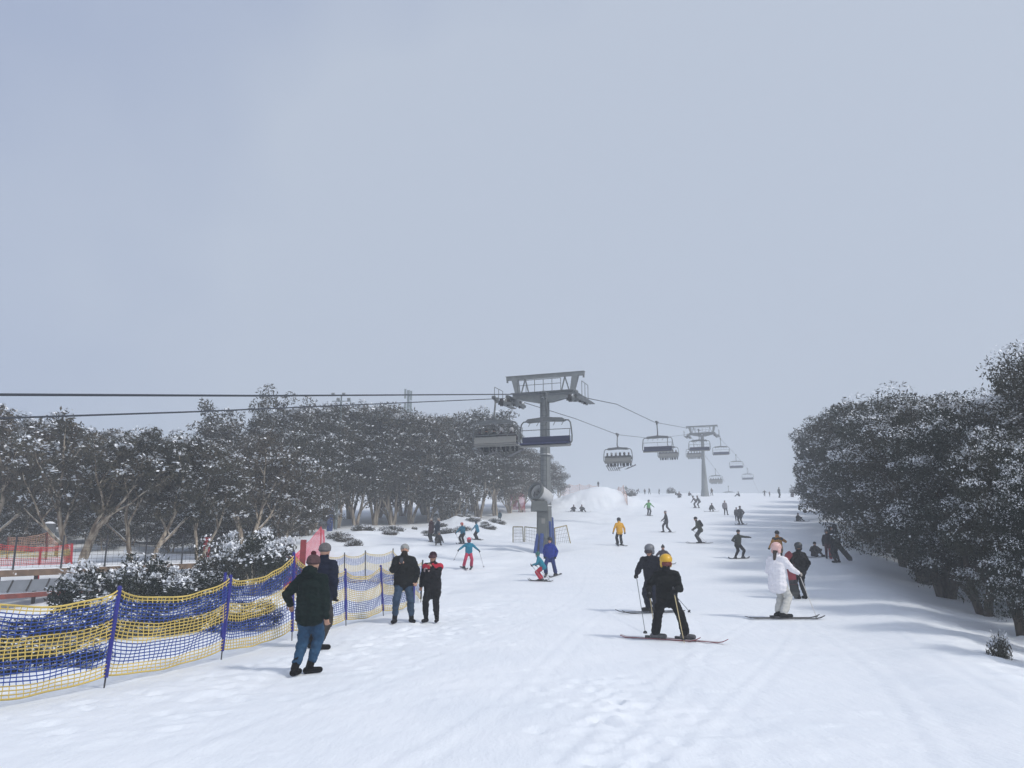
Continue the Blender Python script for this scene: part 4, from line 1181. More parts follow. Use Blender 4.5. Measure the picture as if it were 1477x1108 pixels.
box_thing('electric_cabinet', 'grey cabinet on a rusty post with snow on its lid by the orange net', 'cabinet', 71, 762, 43, (.55, .4, .5), mat('cabinet', (.10, .11, .12), .6), .1, True, 1.0)
sb = box_thing('notice_board', 'white notice board with a grey square beside the cabinet', 'sign', 83, 773, 43.5, (.42, .06, .72), mat('white_sign', (.6, .62, .62), .5), 0, True, .4)
q = MB(); q.box((0, -.035, .42), (.28, .012, .3)); q.build('panel', mat('sign_grey', (.12, .14, .15), .5), sb)
box_thing('crash_mat', 'yellow padded mat with dark patches among the left trees', 'mat', 42, 772, 51, (1.7, .4, .5), mat('yellow_pad', (.38, .31, .06), .6, var=.4, scale=2), .05)
box_thing('banner', 'narrow teal banner hanging on the tattered orange netting', 'banner', 174, 768, 49.5, (.22, .04, .95), mat('teal_cloth', (.05, .25, .23), .7), 0, False)
box_thing('marker_block', 'small red marker block on the snow behind the wire fence', 'marker', 298, 793, 42, (.3, .2, 1.3), mat('red_plastic', (.5, .02, .03), .45), 0, False)
rb = thing('crash_barrier', 'bright red plastic barrier behind the net fence left of the grey beanie', 'barrier', at(419, 826, 31))
gp_ = min(0, gz(rb.location.x, rb.location.y) - rb.location.z - .05)
q = MB(); q.prism([(-.22, 0, gp_), (.26, 0, gp_), (.22, 0, .35), (.22, 0, .62), (-.2, 0, .62), (-.2, 0, .3)], (0, -.2, 0), (0, .2, 0)); q.build('body', mat('red_plastic', (.5, .02, .03), .45), rb, bevel=.05)
for sx in (-.1, .1): q = MB(); q.box((sx, -.2, .3), (.1, .03, .2)); q.build('slot', mat('snow_cap', (.82, .85, .9), .7), rb)
box_thing('tall_barrier', 'tall dark red padded post leaning behind the net fence', 'barrier', 437, 798, 36, (.26, .22, 1.2), mat('red_pad', (.20, .008, .014), .6, var=.3, scale=4), .2, False)
box_thing('padded_post', 'blue padded post at the edge of the tree line', 'padded post', 476, 752, 60, (.42, .42, 2.0), PAD, .2, False)

# floodlight mast above the trees, radio mast behind them
fb = dpos(484, 66); fl = thing('floodlight_mast', 'slim floodlight mast with lamp bars rising out of the left trees', 'floodlight mast', fb)
zt = at(484, 578, 66).z - fb.z
PALE = mat('mast_grey', (.16, .20, .21), .5)
q = MB(); q.tube([(0, 0, -.2), (0, 0, zt)], [.14, .085], 10); q.build('mast', PALE, fl)
q = MB()
for k, z in enumerate((zt - .05, zt + .45)): q.beam((-.8, 0, z), (.85, 0, z), .06, .06)
q.beam((0, 0, zt - .1), (0, 0, zt + .5), .1, .1); q.build('crossbar', PALE, fl)
for k in range(4):
    q = MB(); x = -.7 + .46 * k; z = zt + (.1 if k % 2 else .55); q.box((x, -.12, z), (.26, .2, .22), Matrix.Rotation(R(25), 3, 'X')); q.build('lamp', mat('lamp_housing', (.25, .27, .28), .4), fl)
ab = dpos(585, 118); am = thing('radio_mast', 'radio mast with upright antenna panels behind the left trees', 'radio mast', ab)
zt = at(585, 563, 118).z - ab.z
q = MB(); q.tube([(0, 0, -.3), (0, 0, zt)], [.28, .2], 10); q.build('mast', PALE, am)
for k, (x, z) in enumerate(((-.45, -.2), (.45, -.5), (0.05, -1.9), (-.45, -2.3), (.45, -2.2))):
    q = MB(); q.box((x, -.25, zt + z - .4), (.30, .16, 1.5)); q.tube([(x, -.15, zt + z - .4), (0, 0, zt + z - .4)], .04, 5); q.build('antenna', PALE, am)
# ------------------------------------------------------------------ snow gums
def leaf_mat(name, c1, c2, c3):
    m = bpy.data.materials.new(name); m.use_nodes = True; nt = m.node_tree; N, L = nt.nodes, nt.links
    b = N['Principled BSDF']; b.inputs['Roughness'].default_value = .6; b.inputs['Specular IOR Level'].default_value = .05
    tc = N.new('ShaderNodeTexCoord'); n = N.new('ShaderNodeTexNoise'); n.inputs['Scale'].default_value = 1.1; n.inputs['Detail'].default_value = 6; n.inputs['Roughness'].default_value = .75
    L.new(tc.outputs['Object'], n.inputs['Vector'])
    oi = N.new('ShaderNodeObjectInfo'); a = N.new('ShaderNodeMath'); a.operation = 'MULTIPLY_ADD'; a.inputs[1].default_value = .25; L.new(oi.outputs['Random'], a.inputs[0]); L.new(n.outputs['Fac'], a.inputs[2])
    r = N.new('ShaderNodeValToRGB'); e = r.color_ramp.elements; e[0].position = .42; e[1].position = .82; e[0].color = (*c1, 1); e[1].color = (*c3, 1); x = e.new(.62); x.color = (*c2, 1)
    L.new(a.outputs[0], r.inputs['Fac']); L.new(r.outputs['Color'], b.inputs['Base Color'])
    return m
LEAFL = leaf_mat('gum_leaf', (.030, .032, .023), (.054, .054, .041), (.092, .076, .058))
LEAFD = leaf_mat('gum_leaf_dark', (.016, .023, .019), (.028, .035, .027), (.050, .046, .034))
SNOWL = mat('leaf_snow', (.80, .83, .88), .7)
def bark_mat(name, c1, c2, snow):
    m = bpy.data.materials.new(name); m.use_nodes = True; nt = m.node_tree; N, L = nt.nodes, nt.links
    b = N['Principled BSDF']; b.inputs['Roughness'].default_value = .8; b.inputs['Specular IOR Level'].default_value = .1
    tc = N.new('ShaderNodeTexCoord'); mp = N.new('ShaderNodeMapping'); mp.inputs['Scale'].default_value = (5, 5, .9); L.new(tc.outputs['Object'], mp.inputs['Vector'])
    n = N.new('ShaderNodeTexNoise'); n.inputs['Scale'].default_value = 1.6; n.inputs['Detail'].default_value = 6; L.new(mp.outputs['Vector'], n.inputs['Vector'])
    r = N.new('ShaderNodeValToRGB'); r.color_ramp.elements[0].position = .38; r.color_ramp.elements[1].position = .62
    r.color_ramp.elements[0].color = (*c1, 1); r.color_ramp.elements[1].color = (*c2, 1); L.new(n.outputs['Fac'], r.inputs['Fac'])
    g = N.new('ShaderNodeNewGeometry'); sx = N.new('ShaderNodeSeparateXYZ'); L.new(g.outputs['Normal'], sx.inputs[0])
    r2 = N.new('ShaderNodeValToRGB'); r2.color_ramp.elements[0].position = snow; r2.color_ramp.elements[1].position = min(1, snow + .12)
    n2 = N.new('ShaderNodeTexNoise'); n2.inputs['Scale'].default_value = 2.2; L.new(tc.outputs['Object'], n2.inputs['Vector'])
    a = N.new('ShaderNodeMath'); a.operation = 'MULTIPLY_ADD'; a.inputs[1].default_value = .7; L.new(n2.outputs['Fac'], a.inputs[0]); L.new(sx.outputs['Z'], a.inputs[2])
    s = N.new('ShaderNodeMath'); s.operation = 'SUBTRACT'; s.inputs[1].default_value = .35; L.new(a.outputs[0], s.inputs[0]); L.new(s.outputs[0], r2.inputs['Fac'])
    mx = N.new('ShaderNodeMix'); mx.data_type = 'RGBA'; L.new(r2.outputs['Color'], mx.inputs['Factor']); L.new(r.outputs['Color'], mx.inputs['A']); mx.inputs['B'].default_value = (.82, .85, .9, 1)
    L.new(mx.outputs['Result'], b.inputs['Base Color'])
    return m
BARKL = bark_mat('gum_bark_pale', (.13, .10, .075), (.46, .40, .32), .45)
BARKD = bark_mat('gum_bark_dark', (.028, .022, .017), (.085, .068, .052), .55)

def leaves_np(r, centers, radii, n, size, snowfrac, zflat=.62, snowmul=1.45, up=.10, shell=.5):
    """leaf blades and snow flakes lying on them, spread through leaf clumps"""
    nc = len(centers); ci = r.integers(0, nc, n)
    d = r.normal(size=(n, 3)); d /= np.linalg.norm(d, axis=1)[:, None]
    rad = radii[ci] * (shell + (1.02 - shell) * r.random(n) ** .5)
    off = d * rad[:, None]; off[:, 2] *= zflat
    off += r.normal(size=(n, 3)) * .05
    P = centers[ci] + off
    heavy = np.where(r.random(nc) > .35, .75, .08)
    ce = np.floor(P / np.array([.26, .26, .2]) + 500).astype(np.int64); patch = _hash(ce[:, 0] * 131 + ce[:, 2] * 7, ce[:, 1], 5) > .42
    topness = d[:, 2]
    pr = snowfrac * (.1 + 2.2 * heavy[ci]) * np.clip((topness - up) / .4, 0, 1) * np.where(patch, 1.5, .05)
    snow = r.random(n) < pr
    ax = r.normal(size=(n, 3)); ax[:, 2] -= .5; ax /= np.linalg.norm(ax, axis=1)[:, None]
    nn = r.normal(size=(n, 3)); 
    nn[snow] = nn[snow] * .35 + np.array([0, 0, 1.])
    ax[snow, 2] *= .3
    bx = np.cross(nn, ax); bx /= np.maximum(np.linalg.norm(bx, axis=1), 1e-6)[:, None]
    ax /= np.linalg.norm(ax, axis=1)[:, None]
    L = size * (.7 + .7 * r.random(n)); W = L * (.26 + .16 * r.random(n))
    L = np.where(snow, L * snowmul * .62, L); W = np.where(snow, L * (.5 + .3 * r.random(n)), W)
    P[snow, 2] += size * .25
    v = np.stack([P - ax * L[:, None] * .5, P + bx * W[:, None] * .5, P + ax * L[:, None] * .5, P - bx * W[:, None] * .5], 1).reshape(-1, 3)
    q = np.arange(4 * n).reshape(n, 4)
    return v, q, snow.astype(np.int32)

def grow(r, H, W, nst, clear, levels=3, tilt=(.15, .55), wob=.22):
    """branching stems; returns tubes and the tips that carry leaves"""
    tubes = []; tips = []
    def branch(p, d, length, rad, lv, az):
        n = max(4, int(length / .35)); pts = [p.copy()]; step = length / n
        for i in range(n):
            d = d + Vector(r.normal(size=3) * wob * .5); d.z += .06
            d.normalize(); p = p + d * step; pts.append(p.copy())
        rads = [rad * (1 - .62 * i / n) for i in range(n + 1)]
        tubes.append((pts, rads, lv))
        if lv >= levels - 1:
            for k in (n, int(n * .6)): tips.append(pts[k])
            return
        m = int(r.integers(3, 5)) if lv == 0 else int(r.integers(2, 4))
        for k in range(m):
            i = int(n * (clear if lv == 0 else .35)) + int((n * (1 - (clear if lv == 0 else .35))) * (k + .5) / m); i = min(i, n)
            base = (pts[i] - pts[i - 1]).normalized()
            a = az + (k * 2.4 + r.random() * .8)
            out = Vector((math.cos(a), math.sin(a), .25 + .35 * r.random()))
            dd = (base * .55 + out * .75).normalized()
            branch(pts[i], dd, length * (.45 + .25 * r.random()), rads[i] * .68, lv + 1, a)
        branch(pts[-1], (pts[-1] - pts[-2]).normalized(), length * .45, rads[-1], lv + 1, az + 2)
    a0 = r.random() * 6.28
    for s in range(nst):
        a = a0 + s * 6.283 / nst + r.random() * .5; t = tilt[0] + (tilt[1] - tilt[0]) * r.random()
        if nst == 1: t *= .5
        p = Vector((math.cos(a) * .12 * (nst > 1), math.sin(a) * .12 * (nst > 1), -.3))
        branch(p, Vector((math.cos(a) * t, math.sin(a) * t, 1)).normalized(), H * (.5 + .1 * r.random()), .0165 * H * (1.15 if nst == 1 else .85), 0, a)
    return tubes, tips

def make_gum(label, seed, H, W, nst, clear, nleaf, leaf, snow, kind='open', dark=False, group=None, clump=(.38, .8), tipmin=0., radf=1.0):
    r = np.random.default_rng(seed)
    tubes, tips = grow(r, H, W, nst, clear, 3, (.18, .6) if kind == 'open' else (.1, .4))
    T = np.array([list(t) for t in tips]); T = T[T[:, 2] > tipmin * T[:, 2].max()]
    ext = max(1e-3, np.abs(T[:, :2]).max()); kx = (W / 2 * .86) / ext; kz = (H * .90) / T[:, 2].max()
    S = np.array([kx, kx, kz])
    C = T * S
    if kind == 'dense':       # fill the crown's whole outside, low skirts too
        m = 78; th = r.random(m) * 6.283; zz = .20 + .78 * r.random(m) ** .85
        prof_r = np.sqrt(np.clip(1 - ((zz - .45) / .58) ** 2, .03, 1)) * W / 2 * (.5 + .52 * r.random(m))
        C = np.concatenate([C, np.stack([np.cos(th) * prof_r, np.sin(th) * prof_r, zz * H * .93], 1)])
    elif kind == 'umbrella':
        m = 64; th = r.random(m) * 6.283; rr = np.sqrt(r.random(m)) * W / 2 * .9
        C = np.concatenate([C, np.stack([np.cos(th) * rr, np.sin(th) * rr, H * (.93 - .30 * (rr / (W / 2)) ** 2) - r.random(m) ** 1.3 * H * .44], 1)])
    C = C + r.normal(size=C.shape) * .12
    rad = clump[0] + (clump[1] - clump[0]) * r.random(len(C))
    v, q, mi = leaves_np(r, C, rad, nleaf, leaf, snow * (1.05 if dark else 1.0), .85 if kind == 'open' else .66, shell=.62 if kind == 'dense' else .45)
    t = thing('snow_gum', label, 'tree', group=group)
    mb = MB()
    for pts, rads, lv in tubes:
        mb.tube([Vector((p.x * (kx if p.z > 0 else 1), p.y * (kx if p.z > 0 else 1), p.z * (kz if p.z > 0 else 1))) for p in pts], [q_ * radf for q_ in rads], 8 if lv == 0 else 5, cap=False)
    mb.build('trunk', BARKD if dark else BARKL, t, True)
    me = np_mesh('crown', v, q, [LEAFD if dark else LEAFL, SNOWL], mi)
    o = bpy.data.objects.new('crown', me); COL.objects.link(o); o.parent = t
    return t

def put(src, first, pos, h=None, H0=None, rz=0., label=None, wx=1., group=None):
    s = h / H0
    o = src if first else dup(src)
    o.location = pos; o.rotation_euler = (0, 0, rz); o.scale = (s * wx, s * wx, s)
    if label: o['label'] = label
    if group: o['group'] = group
    elif 'group' in o: del o['group']
    return o
class Proto:
    def __init__(s, H, *a, **k): s.H = H; s.o = make_gum('', *a[:1], H, *a[1:], **k); s.used = False
    def put(s, pos, h, rz, label, wx=1., group=None):
        o = put(s.o, not s.used, pos, h, s.H, rz, label, wx, group); s.used = True; return o
def height_to(pos, v):
    dep = pos.y
    return at(CX, v, dep).z - pos.z

GA = Proto(7.5, 11, 7.4, 3, .40, 11000, .19, .42, clump=(.34, .70), tipmin=.36, radf=1.5)
GB = Proto(7.5, 23, 7.0, 2, .45, 11000, .19, .40, clump=(.34, .72), tipmin=.38, radf=1.35)
GW = Proto(9.0, 29, 6.6, 4, .2, 17000, .22, .34, kind='dense', clump=(.45, .95))
GV = Proto(9.5, 31, 7.2, 3, .25, 17000, .22, .26, kind='dense', clump=(.5, 1.0))
GC = Proto(8.0, 37, 6.4, 2, .45, 14000, .20, .34, kind='umbrella')
GD = Proto(9.0, 41, 6.6, 3, .35, 16000, .22, .30, kind='umbrella')
GE = Proto(9.0, 59, 6.0, 4, .30, 16000, .22, .30, kind='umbrella')
GF = Proto(6.0, 67, 5.2, 3, .15, 14000, .18, .55, kind='dense')
SPARSE = Proto(11.0, 71, 7.5, 2, .5, 7000, .24, .25, clump=(.4, .8))
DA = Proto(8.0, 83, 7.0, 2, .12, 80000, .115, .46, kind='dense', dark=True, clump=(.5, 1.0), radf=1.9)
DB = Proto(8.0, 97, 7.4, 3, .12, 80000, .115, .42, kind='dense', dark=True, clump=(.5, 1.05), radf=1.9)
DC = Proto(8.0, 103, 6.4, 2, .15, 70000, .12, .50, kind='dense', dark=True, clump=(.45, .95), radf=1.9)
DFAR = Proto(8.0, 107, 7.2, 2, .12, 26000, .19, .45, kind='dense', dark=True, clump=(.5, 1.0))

# --- single trees near the camera on the left
def g3(u, d): return dpos(u, d)
p = g3(112, 36); GA.put(p, height_to(p, 583), R(20), 'pale forked snow gum whose thick trunks rise behind the round shrub', 1.06)
p = g3(206, 37); GB.put(p, height_to(p, 603), R(100), 'snow gum with a curved pale trunk leaning toward the wire fence posts', .98)
p = g3(283, 39); GC.put(p, height_to(p, 612), R(10), 'slender snow gum with thin stems behind the double blue post', .95)
p = g3(352, 44); GA.put(p, height_to(p, 606), R(200), 'snow gum with two bare pale limbs between the slender one and the dense wood', .95)
p = g3(30, 45); GC.put(p, height_to(p, 590), R(150), 'snow gum above the red net with dark low foliage', 1.05)
p = g3(-40, 37); GB.put(p, height_to(p, 565), R(260), 'taller snow gum partly outside the picture edge beyond the red net', 1.05)
p = g3(405, 47); GF.put(p, height_to(p, 640), R(60), 'low bushy gum with heavy snow pads above the pink net', 1.1)
p = g3(345, 66); SPARSE.put(p, height_to(p, 546), R(30), 'tallest sparse gum standing above the others on the left skyline', 1.0)
p = g3(425, 69); SPARSE.put(p, height_to(p, 556), R(140), 'sparse tall gum next to the floodlight mast with bare upper limbs', .95)
p = g3(690, 78); GD.put(p, height_to(p, 582), R(50), 'rounded snow gum with frosted lower boughs in front of the near tower', 1.1)
p = g3(655, 74); GF.put(p, height_to(p, 640), R(20), 'bushy gum with frosted crown standing left of the rounded one', 1.1)
p = g3(790, 104); GE.put(p, height_to(p, 652), R(80), 'last gum of the left tree line just behind the near tower mast', .95)
# --- the wood on the left
G_ = 'snow gums of the wood left of the lift'
LB = 'snow gum among the close grown wood left of the lift'
kinds = [GW, GE, GV, GD, GW, GV]
row = [(452, 64, 590), (486, 68, 575), (512, 70, 580), (540, 72, 580), (566, 73, 584), (592, 74, 588), (620, 75, 590), (640, 79, 595), (665, 84, 592), (715, 84, 606), (735, 88, 625), (752, 92, 640), (770, 98, 650), (806, 112, 670),
       (470, 78, 572), (505, 80, 570), (545, 82, 578), (580, 84, 590), (612, 86, 600), (645, 90, 600), (680, 92, 588), (712, 95, 612), (742, 100, 640),
       (436, 58, 612), (420, 72, 580), (390, 66, 588), (380, 56, 622), (330, 60, 600), (310, 56, 628)]
for i, (u, d, v) in enumerate(row):
    p = g3(u, d); kinds[i % 6].put(p, max(4.5, height_to(p, v + (i * 7) % 9 - 4)), R(i * 77), LB, .92 + .2 * ((i * 37) % 10) / 10, G_)
G2 = 'snow gums farther back behind the bare trunks'
LB2 = 'snow gum farther back behind the bare trunks of the near trees'
back_ = [(-30, 52, 588), (20, 54, 606), (60, 56, 600), (105, 60, 612), (150, 58, 618), (190, 62, 610), (230, 58, 622), (268, 64, 626), (300, 66, 632), (0, 66, 590), (80, 70, 610), (140, 72, 622), (210, 74, 622), (250, 78, 628), (285, 80, 634), (45, 78, 604), (320, 74, 615)]
for i, (u, d, v) in enumerate(back_):
    p = g3(u, d); kinds[(i * 2 + 1) % 6].put(p, max(4.5, height_to(p, v)), R(i * 53), LB2, 1.05, G2)
G4 = 'low frosted gums behind the bare trunks'
for i, (u, d, v) in enumerate(((-20, 47, 690), (22, 50, 700), (70, 52, 694), (128, 50, 700), (170, 51, 690), (232, 50, 700), (262, 52, 706), (312, 52, 700), (370, 54, 690), (-5, 44, 722), (45, 46, 718), (88, 55, 712), (150, 45, 735), (188, 47, 716), (246, 46, 730), (290, 46, 722), (335, 48, 728), (405, 56, 700), (445, 57, 690))):
    p = g3(u, d); GF.put(p, max(2.4, height_to(p, v)), R(i * 83), 'low frosted gum filling the space behind the bare trunks', 1.35, G4)
# --- dark trees along the right
G3 = 'dark snow dusted gums along the shaded edge of the run'
LB3 = 'dark snow dusted gum along the shaded edge of the run'
def rt(k_off, d):      # k_off metres outside the edge of the run
    x = right_edge(d) + k_off; return Vector((x, d, gz(x, d)))
near_r = [(1.2, 13.2, 700), (1.2, 16.5, 650), (1.3, 20.0, 605), (1.4, 24.5, 580), (1.1, 29.5, 564), (1.2, 35, 562), (1.2, 41, 568)]
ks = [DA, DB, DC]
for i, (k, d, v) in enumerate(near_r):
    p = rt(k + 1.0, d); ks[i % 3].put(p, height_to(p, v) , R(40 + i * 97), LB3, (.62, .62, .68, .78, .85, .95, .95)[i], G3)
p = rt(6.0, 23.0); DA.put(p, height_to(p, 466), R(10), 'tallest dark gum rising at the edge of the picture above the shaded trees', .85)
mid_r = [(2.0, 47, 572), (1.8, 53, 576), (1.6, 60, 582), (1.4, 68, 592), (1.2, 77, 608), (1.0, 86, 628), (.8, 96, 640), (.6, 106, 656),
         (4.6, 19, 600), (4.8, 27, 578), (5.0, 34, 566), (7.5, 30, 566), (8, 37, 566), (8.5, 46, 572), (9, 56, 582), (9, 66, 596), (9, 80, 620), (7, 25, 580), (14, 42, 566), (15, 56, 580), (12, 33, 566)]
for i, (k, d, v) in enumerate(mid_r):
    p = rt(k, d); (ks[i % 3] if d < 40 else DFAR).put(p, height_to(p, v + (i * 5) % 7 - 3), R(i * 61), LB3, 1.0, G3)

# --- shrubs
def make_shrub(label, seed, H, W, n, leaf, snow, dark=False):
    r = np.random.default_rng(seed); m = 34
    th = r.random(m) * 6.283; rr = np.sqrt(r.random(m)) * W / 2 * .8
    C = np.stack([np.cos(th) * rr, np.sin(th) * rr, H * (.18 + .66 * r.random(m) * np.clip(1 - (rr / (W / 2)) ** 2, .2, 1))], 1)
    v, q, mi = leaves_np(r, C, .20 + .22 * r.random(m), n, leaf, snow, .75, 1.7, .0)
    t = thing('shrub', label, 'shrub')
    mb = MB()
    for i in range(9):
        c = C[i]; mb.tube([(0, 0, -.1), (c[0] * .4, c[1] * .4, c[2] * .5), tuple(c)], [.035, .025, .012], 5)
    mb.build('stem', BARKL, t, True)
    me = np_mesh('foliage', v, q, [LEAFD if dark else LEAFL, SNOWL], mi); o = bpy.data.objects.new('foliage', me); COL.objects.link(o); o.parent = t
    return t
class SP:
    def __init__(s, *a): s.H = a[1]; s.o = make_shrub('', *a); s.used = False
    def put(s, pos, h, rz, label, wx=1., group=None):
        o = put(s.o, not s.used, pos, h, s.H, rz, label, wx, group); s.used = True; return o
SA = SP(201, 1.6, 2.6, 9000, .09, .42, True); SB = SP(207, 1.6, 2.2, 8000, .09, .34, True); SC = SP(211, .5, 1.3, 1600, .12, .9)
def sh(S, u, d, v, rz, label, wx=1.): p = dpos(u, d); S.put(p, max(.3, height_to(p, v)), rz, label, wx)
sh(SA, 150, 24, 792, .3, 'round snow covered shrub in front of the forked gum', .85)
sh(SB, 205, 24.5, 778, 1.2, 'leafy shrub leaning against the round one beneath the curved trunk', .62)
sh(SA, 242, 24, 806, 2.2, 'low shrub on the fence side of the leaning leafy one', .7)
sh(SB, 292, 22.5, 812, .7, 'small snowy shrub just behind the double blue post', 1.2)
sh(SA, 318, 30, 752, 4.2, 'tall bush behind the small snowy shrub by the double post', .55)
sh(SB, 365, 29, 752, 2.9, 'bush with a snow topped bough behind the third fence post', .7)
sh(SA, 384, 31, 748, 5.1, 'heavily frosted bush under the low bushy gum', .68)
SL, SLG = 'dark low scrub behind the upper blue band of the striped net', 'dark scrub behind the striped net'
for i_, (u_, d_, v_) in enumerate(((-50, 15, 872), (10, 15.6, 880), (62, 16.2, 882), (118, 16.6, 876), (165, 17, 868), (214, 17.2, 872), (262, 17.6, 866), (305, 18, 858), (362, 19.5, 856))):
    p = dpos(u_, d_); SB.put(p, max(.4, height_to(p, v_)), i_ * 1.3, SL, 1.5, SLG)
sh(SB, 20, 13.4, 915, .6, 'scrub close behind the first bay of the striped net', 1.7)
sh(SB, 110, 13.8, 915, 2.6, 'scrub close behind the first blue post of the striped net', 1.5)
sh(SC, 1442, 14.6, 915, .4, 'dead twiggy scrub at the foot of the dark trees near the picture edge', .35)
TL = 'tuft of low scrub poking out of the snowy bank under the tree line'; TG = 'tufts of scrub on the snowy bank'
tr_ = random.Random(5)
for i in range(24):
    u = tr_.uniform(480, 725); d = 50 + (u - 480) / 245 * 20 + tr_.uniform(-5, 6); p = dpos(u, d)
    SC.put(p, tr_.uniform(.2, .42), tr_.random() * 6, TL, tr_.uniform(.8, 1.7), TG)
for i, (u, d) in enumerate(((876, 118), (884, 122), (905, 125), (911, 128), (968, 140), (1146, 138))):
    p = dpos(u, d); SC.put(p, 1.1, i, 'small misty bush on the crest of the run', .55, 'misty bushes on the crest')
# ------------------------------------------------------------------ snow ground
def build_ground():
    xs = np.unique(np.round(np.concatenate([np.arange(-260, -40, 8), np.arange(-40, -12, .5), np.arange(-12, 13, .075), np.arange(13, 48, .35), np.arange(48, 261, 8)]), 3))
    ys = np.unique(np.round(np.concatenate([np.arange(-40, 3, 1.5), np.arange(3, 24, .07), np.arange(24, 60, .2), np.arange(60, 165, .7), np.arange(165, 461, 8)]), 3))
    X, Y = np.meshgrid(xs, ys); Z = terrain(X, Y, True)
    nx, ny = len(xs), len(ys)
    # boot prints along the fence and round the people standing there
    pr = random.Random(11)
    for k in range(260):
        if k < 110: y0 = pr.uniform(7, 22); x0 = left_edge(y0) + abs(pr.gauss(0, 1)) * 1.1 + .25
        elif k < 180: x0, y0 = pr.gauss(-2.0, 1.0), pr.gauss(17.5, 1.6)
        else: y0 = pr.uniform(4.5, 12); x0 = .9 + .08 * (y0 - 7) + pr.gauss(0, .3)
        a = pr.uniform(-.5, .5); i0, i1 = np.searchsorted(ys, [y0 - .5, y0 + .5]); j0, j1 = np.searchsorted(xs, [x0 - .5, x0 + .5])
        dx, dy = X[i0:i1, j0:j1] - x0, Y[i0:i1, j0:j1] - y0
        u_ = dx * math.cos(a) - dy * math.sin(a); w_ = dx * math.sin(a) + dy * math.cos(a)
        q_ = (u_ / .085) ** 2 + (w_ / .16) ** 2
        Z[i0:i1, j0:j1] += pr.uniform(.3, .7) * (-.045 * np.exp(-q_) + .018 * np.exp(-((np.sqrt(q_) - 1.6) * 2) ** 2))
    v = np.stack([X, Y, Z], -1).reshape(-1, 3)
    i = np.arange((ny - 1) * nx).reshape(ny - 1, nx)[:, :-1].ravel()
    q = np.stack([i, i + 1, i + nx + 1, i + nx], 1)
    m = bpy.data.materials.new('snow'); m.use_nodes = True; nt = m.node_tree; N, L = nt.nodes, nt.links
    b = N['Principled BSDF']; b.inputs['Roughness'].default_value = .55; b.inputs['Specular IOR Level'].default_value = .25
    tc = N.new('ShaderNodeTexCoord')
    n = N.new('ShaderNodeTexNoise'); n.inputs['Scale'].default_value = .6; n.inputs['Detail'].default_value = 8; L.new(tc.outputs['Object'], n.inputs['Vector'])
    r = N.new('ShaderNodeValToRGB'); r.color_ramp.elements[0].position = .3; r.color_ramp.elements[1].position = .7
    r.color_ramp.elements[0].color = (.77, .815, .87, 1); r.color_ramp.elements[1].color = (.83, .865, .91, 1)
    L.new(n.outputs['Fac'], r.inputs['Fac']); L.new(r.outputs['Color'], b.inputs['Base Color'])
    mp = N.new('ShaderNodeMapping'); mp.inputs['Rotation'].default_value = (0, 0, R(20)); mp.inputs['Scale'].default_value = (7, 1.6, 4); L.new(tc.outputs['Object'], mp.inputs['Vector'])
    n1 = N.new('ShaderNodeTexNoise'); n1.inputs['Scale'].default_value = 1; n1.inputs['Detail'].default_value = 6; L.new(mp.outputs['Vector'], n1.inputs['Vector'])
    n2 = N.new('ShaderNodeTexNoise'); n2.inputs['Scale'].default_value = 22; n2.inputs['Detail'].default_value = 5; L.new(tc.outputs['Object'], n2.inputs['Vector'])
    b1 = N.new('ShaderNodeBump'); b1.inputs['Strength'].default_value = .5; b1.inputs['Distance'].default_value = .03; L.new(n1.outputs['Fac'], b1.inputs['Height'])
    b2 = N.new('ShaderNodeBump'); b2.inputs['Strength'].default_value = .5; b2.inputs['Distance'].default_value = .012; L.new(n2.outputs['Fac'], b2.inputs['Height']); L.new(b1.outputs['Normal'], b2.inputs['Normal'])
    L.new(b2.outputs['Normal'], b.inputs['Normal'])
    me = np_mesh('ground', v, q, [m], None, True)
    o = bpy.data.objects.new('ground', me); COL.objects.link(o)
    tag(o, kind='structure', label='groomed snow of the ski run with bank, heap and crest')
build_ground()

# ------------------------------------------------------------------ mist
SIGMA = .0032
hz = MB(); hz.box((0, 205, 11.5), (530, 520, 28.0))
ho = hz.build('haze', [])
hm_ = bpy.data.materials.new('haze'); hm_.use_nodes = True; nt = hm_.node_tree; nt.nodes.clear()
out = nt.nodes.new('ShaderNodeOutputMaterial'); pv = nt.nodes.new('ShaderNodeVolumePrincipled')
pv.inputs['Color'].default_value = (.93, .95, .97, 1); pv.inputs['Density'].default_value = SIGMA; pv.inputs['Anisotropy'].default_value = .6
nt.links.new(pv.outputs['Volume'], out.inputs['Volume']); ho.data.materials.append(hm_)
tag(ho, kind='stuff', label='thin mist over the run')

# ------------------------------------------------------------------ sky and sun
SUN_EL, SUN_AZ = R(45), R(120)          # azimuth clockwise from straight ahead: from the right, a little behind
w = bpy.data.worlds.new('World'); scene.world = w; w.use_nodes = True; nt = w.node_tree; N, L = nt.nodes, nt.links
bg = N['Background']; bg.inputs['Strength'].default_value = .1
sky = N.new('ShaderNodeTexSky'); sky.sky_type = 'NISHITA'; sky.sun_disc = False; sky.sun_elevation = SUN_EL; sky.sun_rotation = SUN_AZ; sky.altitude = 1500
tc = N.new('ShaderNodeTexCoord')
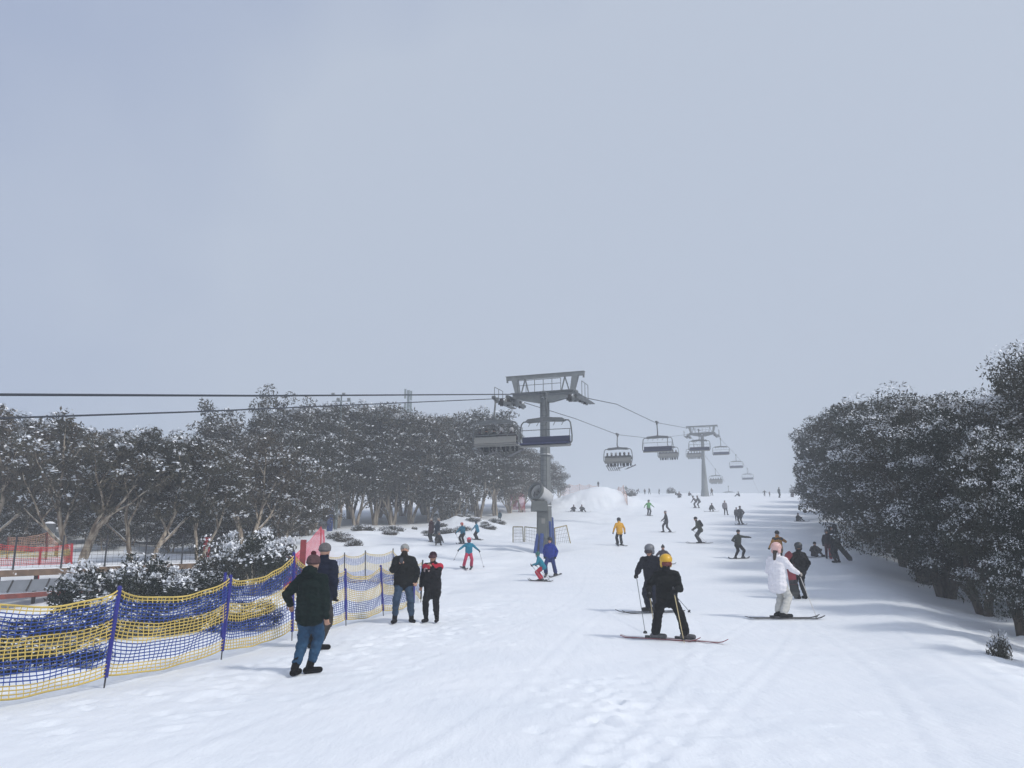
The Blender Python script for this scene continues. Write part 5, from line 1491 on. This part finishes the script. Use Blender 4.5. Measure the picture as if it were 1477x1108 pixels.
# overcast layer: broad soft banks of cloud, brighter ahead where the mist is lit
nz = N.new('ShaderNodeTexNoise'); nz.inputs['Scale'].default_value = 1.6; nz.inputs['Detail'].default_value = 3.5; nz.inputs['Roughness'].default_value = .5
L.new(tc.outputs['Generated'], nz.inputs['Vector'])
dp = N.new('ShaderNodeVectorMath'); dp.operation = 'DOT_PRODUCT'; dp.inputs[1].default_value = Vector((.30, .50, -.38)); L.new(tc.outputs['Generated'], dp.inputs[0])
ad = N.new('ShaderNodeMath'); ad.operation = 'MULTIPLY_ADD'; ad.inputs[1].default_value = 1.35; L.new(nz.outputs['Fac'], ad.inputs[0]); L.new(dp.outputs['Value'], ad.inputs[2])
rp = N.new('ShaderNodeValToRGB'); e = rp.color_ramp.elements
e[0].position = .2; e[0].color = (3.25, 3.9, 5.8, 1); e[1].position = 1.1 if False else 1.0; e[1].color = (5.3, 5.95, 7.1, 1)
x = e.new(.66); x.color = (4.1, 4.8, 6.4, 1)
L.new(ad.outputs[0], rp.inputs['Fac'])
# unseen sky behind the viewer brightened, added as fill light
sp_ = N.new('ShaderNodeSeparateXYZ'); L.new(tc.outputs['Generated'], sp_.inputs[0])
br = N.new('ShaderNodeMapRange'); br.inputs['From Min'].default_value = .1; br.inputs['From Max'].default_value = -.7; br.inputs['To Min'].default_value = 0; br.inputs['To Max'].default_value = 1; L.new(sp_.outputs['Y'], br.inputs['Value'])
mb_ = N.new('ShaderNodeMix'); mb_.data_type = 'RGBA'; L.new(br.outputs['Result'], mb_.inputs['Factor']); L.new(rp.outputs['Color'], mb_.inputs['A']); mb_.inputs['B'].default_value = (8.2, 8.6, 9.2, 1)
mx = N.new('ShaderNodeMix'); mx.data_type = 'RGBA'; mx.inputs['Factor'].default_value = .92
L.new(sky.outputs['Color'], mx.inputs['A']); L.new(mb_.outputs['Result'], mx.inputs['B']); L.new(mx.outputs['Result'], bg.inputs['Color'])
sun = bpy.data.lights.new('sun', 'SUN'); sun.energy = 2.25; sun.angle = R(8); sun.color = (1, .95, .88)
so = bpy.data.objects.new('sun', sun); COL.objects.link(so)
sd = Vector((math.sin(SUN_AZ) * math.cos(SUN_EL), math.cos(SUN_AZ) * math.cos(SUN_EL), math.sin(SUN_EL)))
so.rotation_euler = sd.to_track_quat('Z', 'Y').to_euler(); so.location = sd * 60

scene.view_settings.view_transform = 'Standard'; scene.view_settings.look = 'None'
scene.view_settings.exposure = 0.0; scene.view_settings.gamma = 1.0
scene.render.engine = 'CYCLES'
scene.cycles.max_bounces = 6; scene.cycles.diffuse_bounces = 3; scene.cycles.volume_bounces = 1
scene.cycles.use_denoising = True
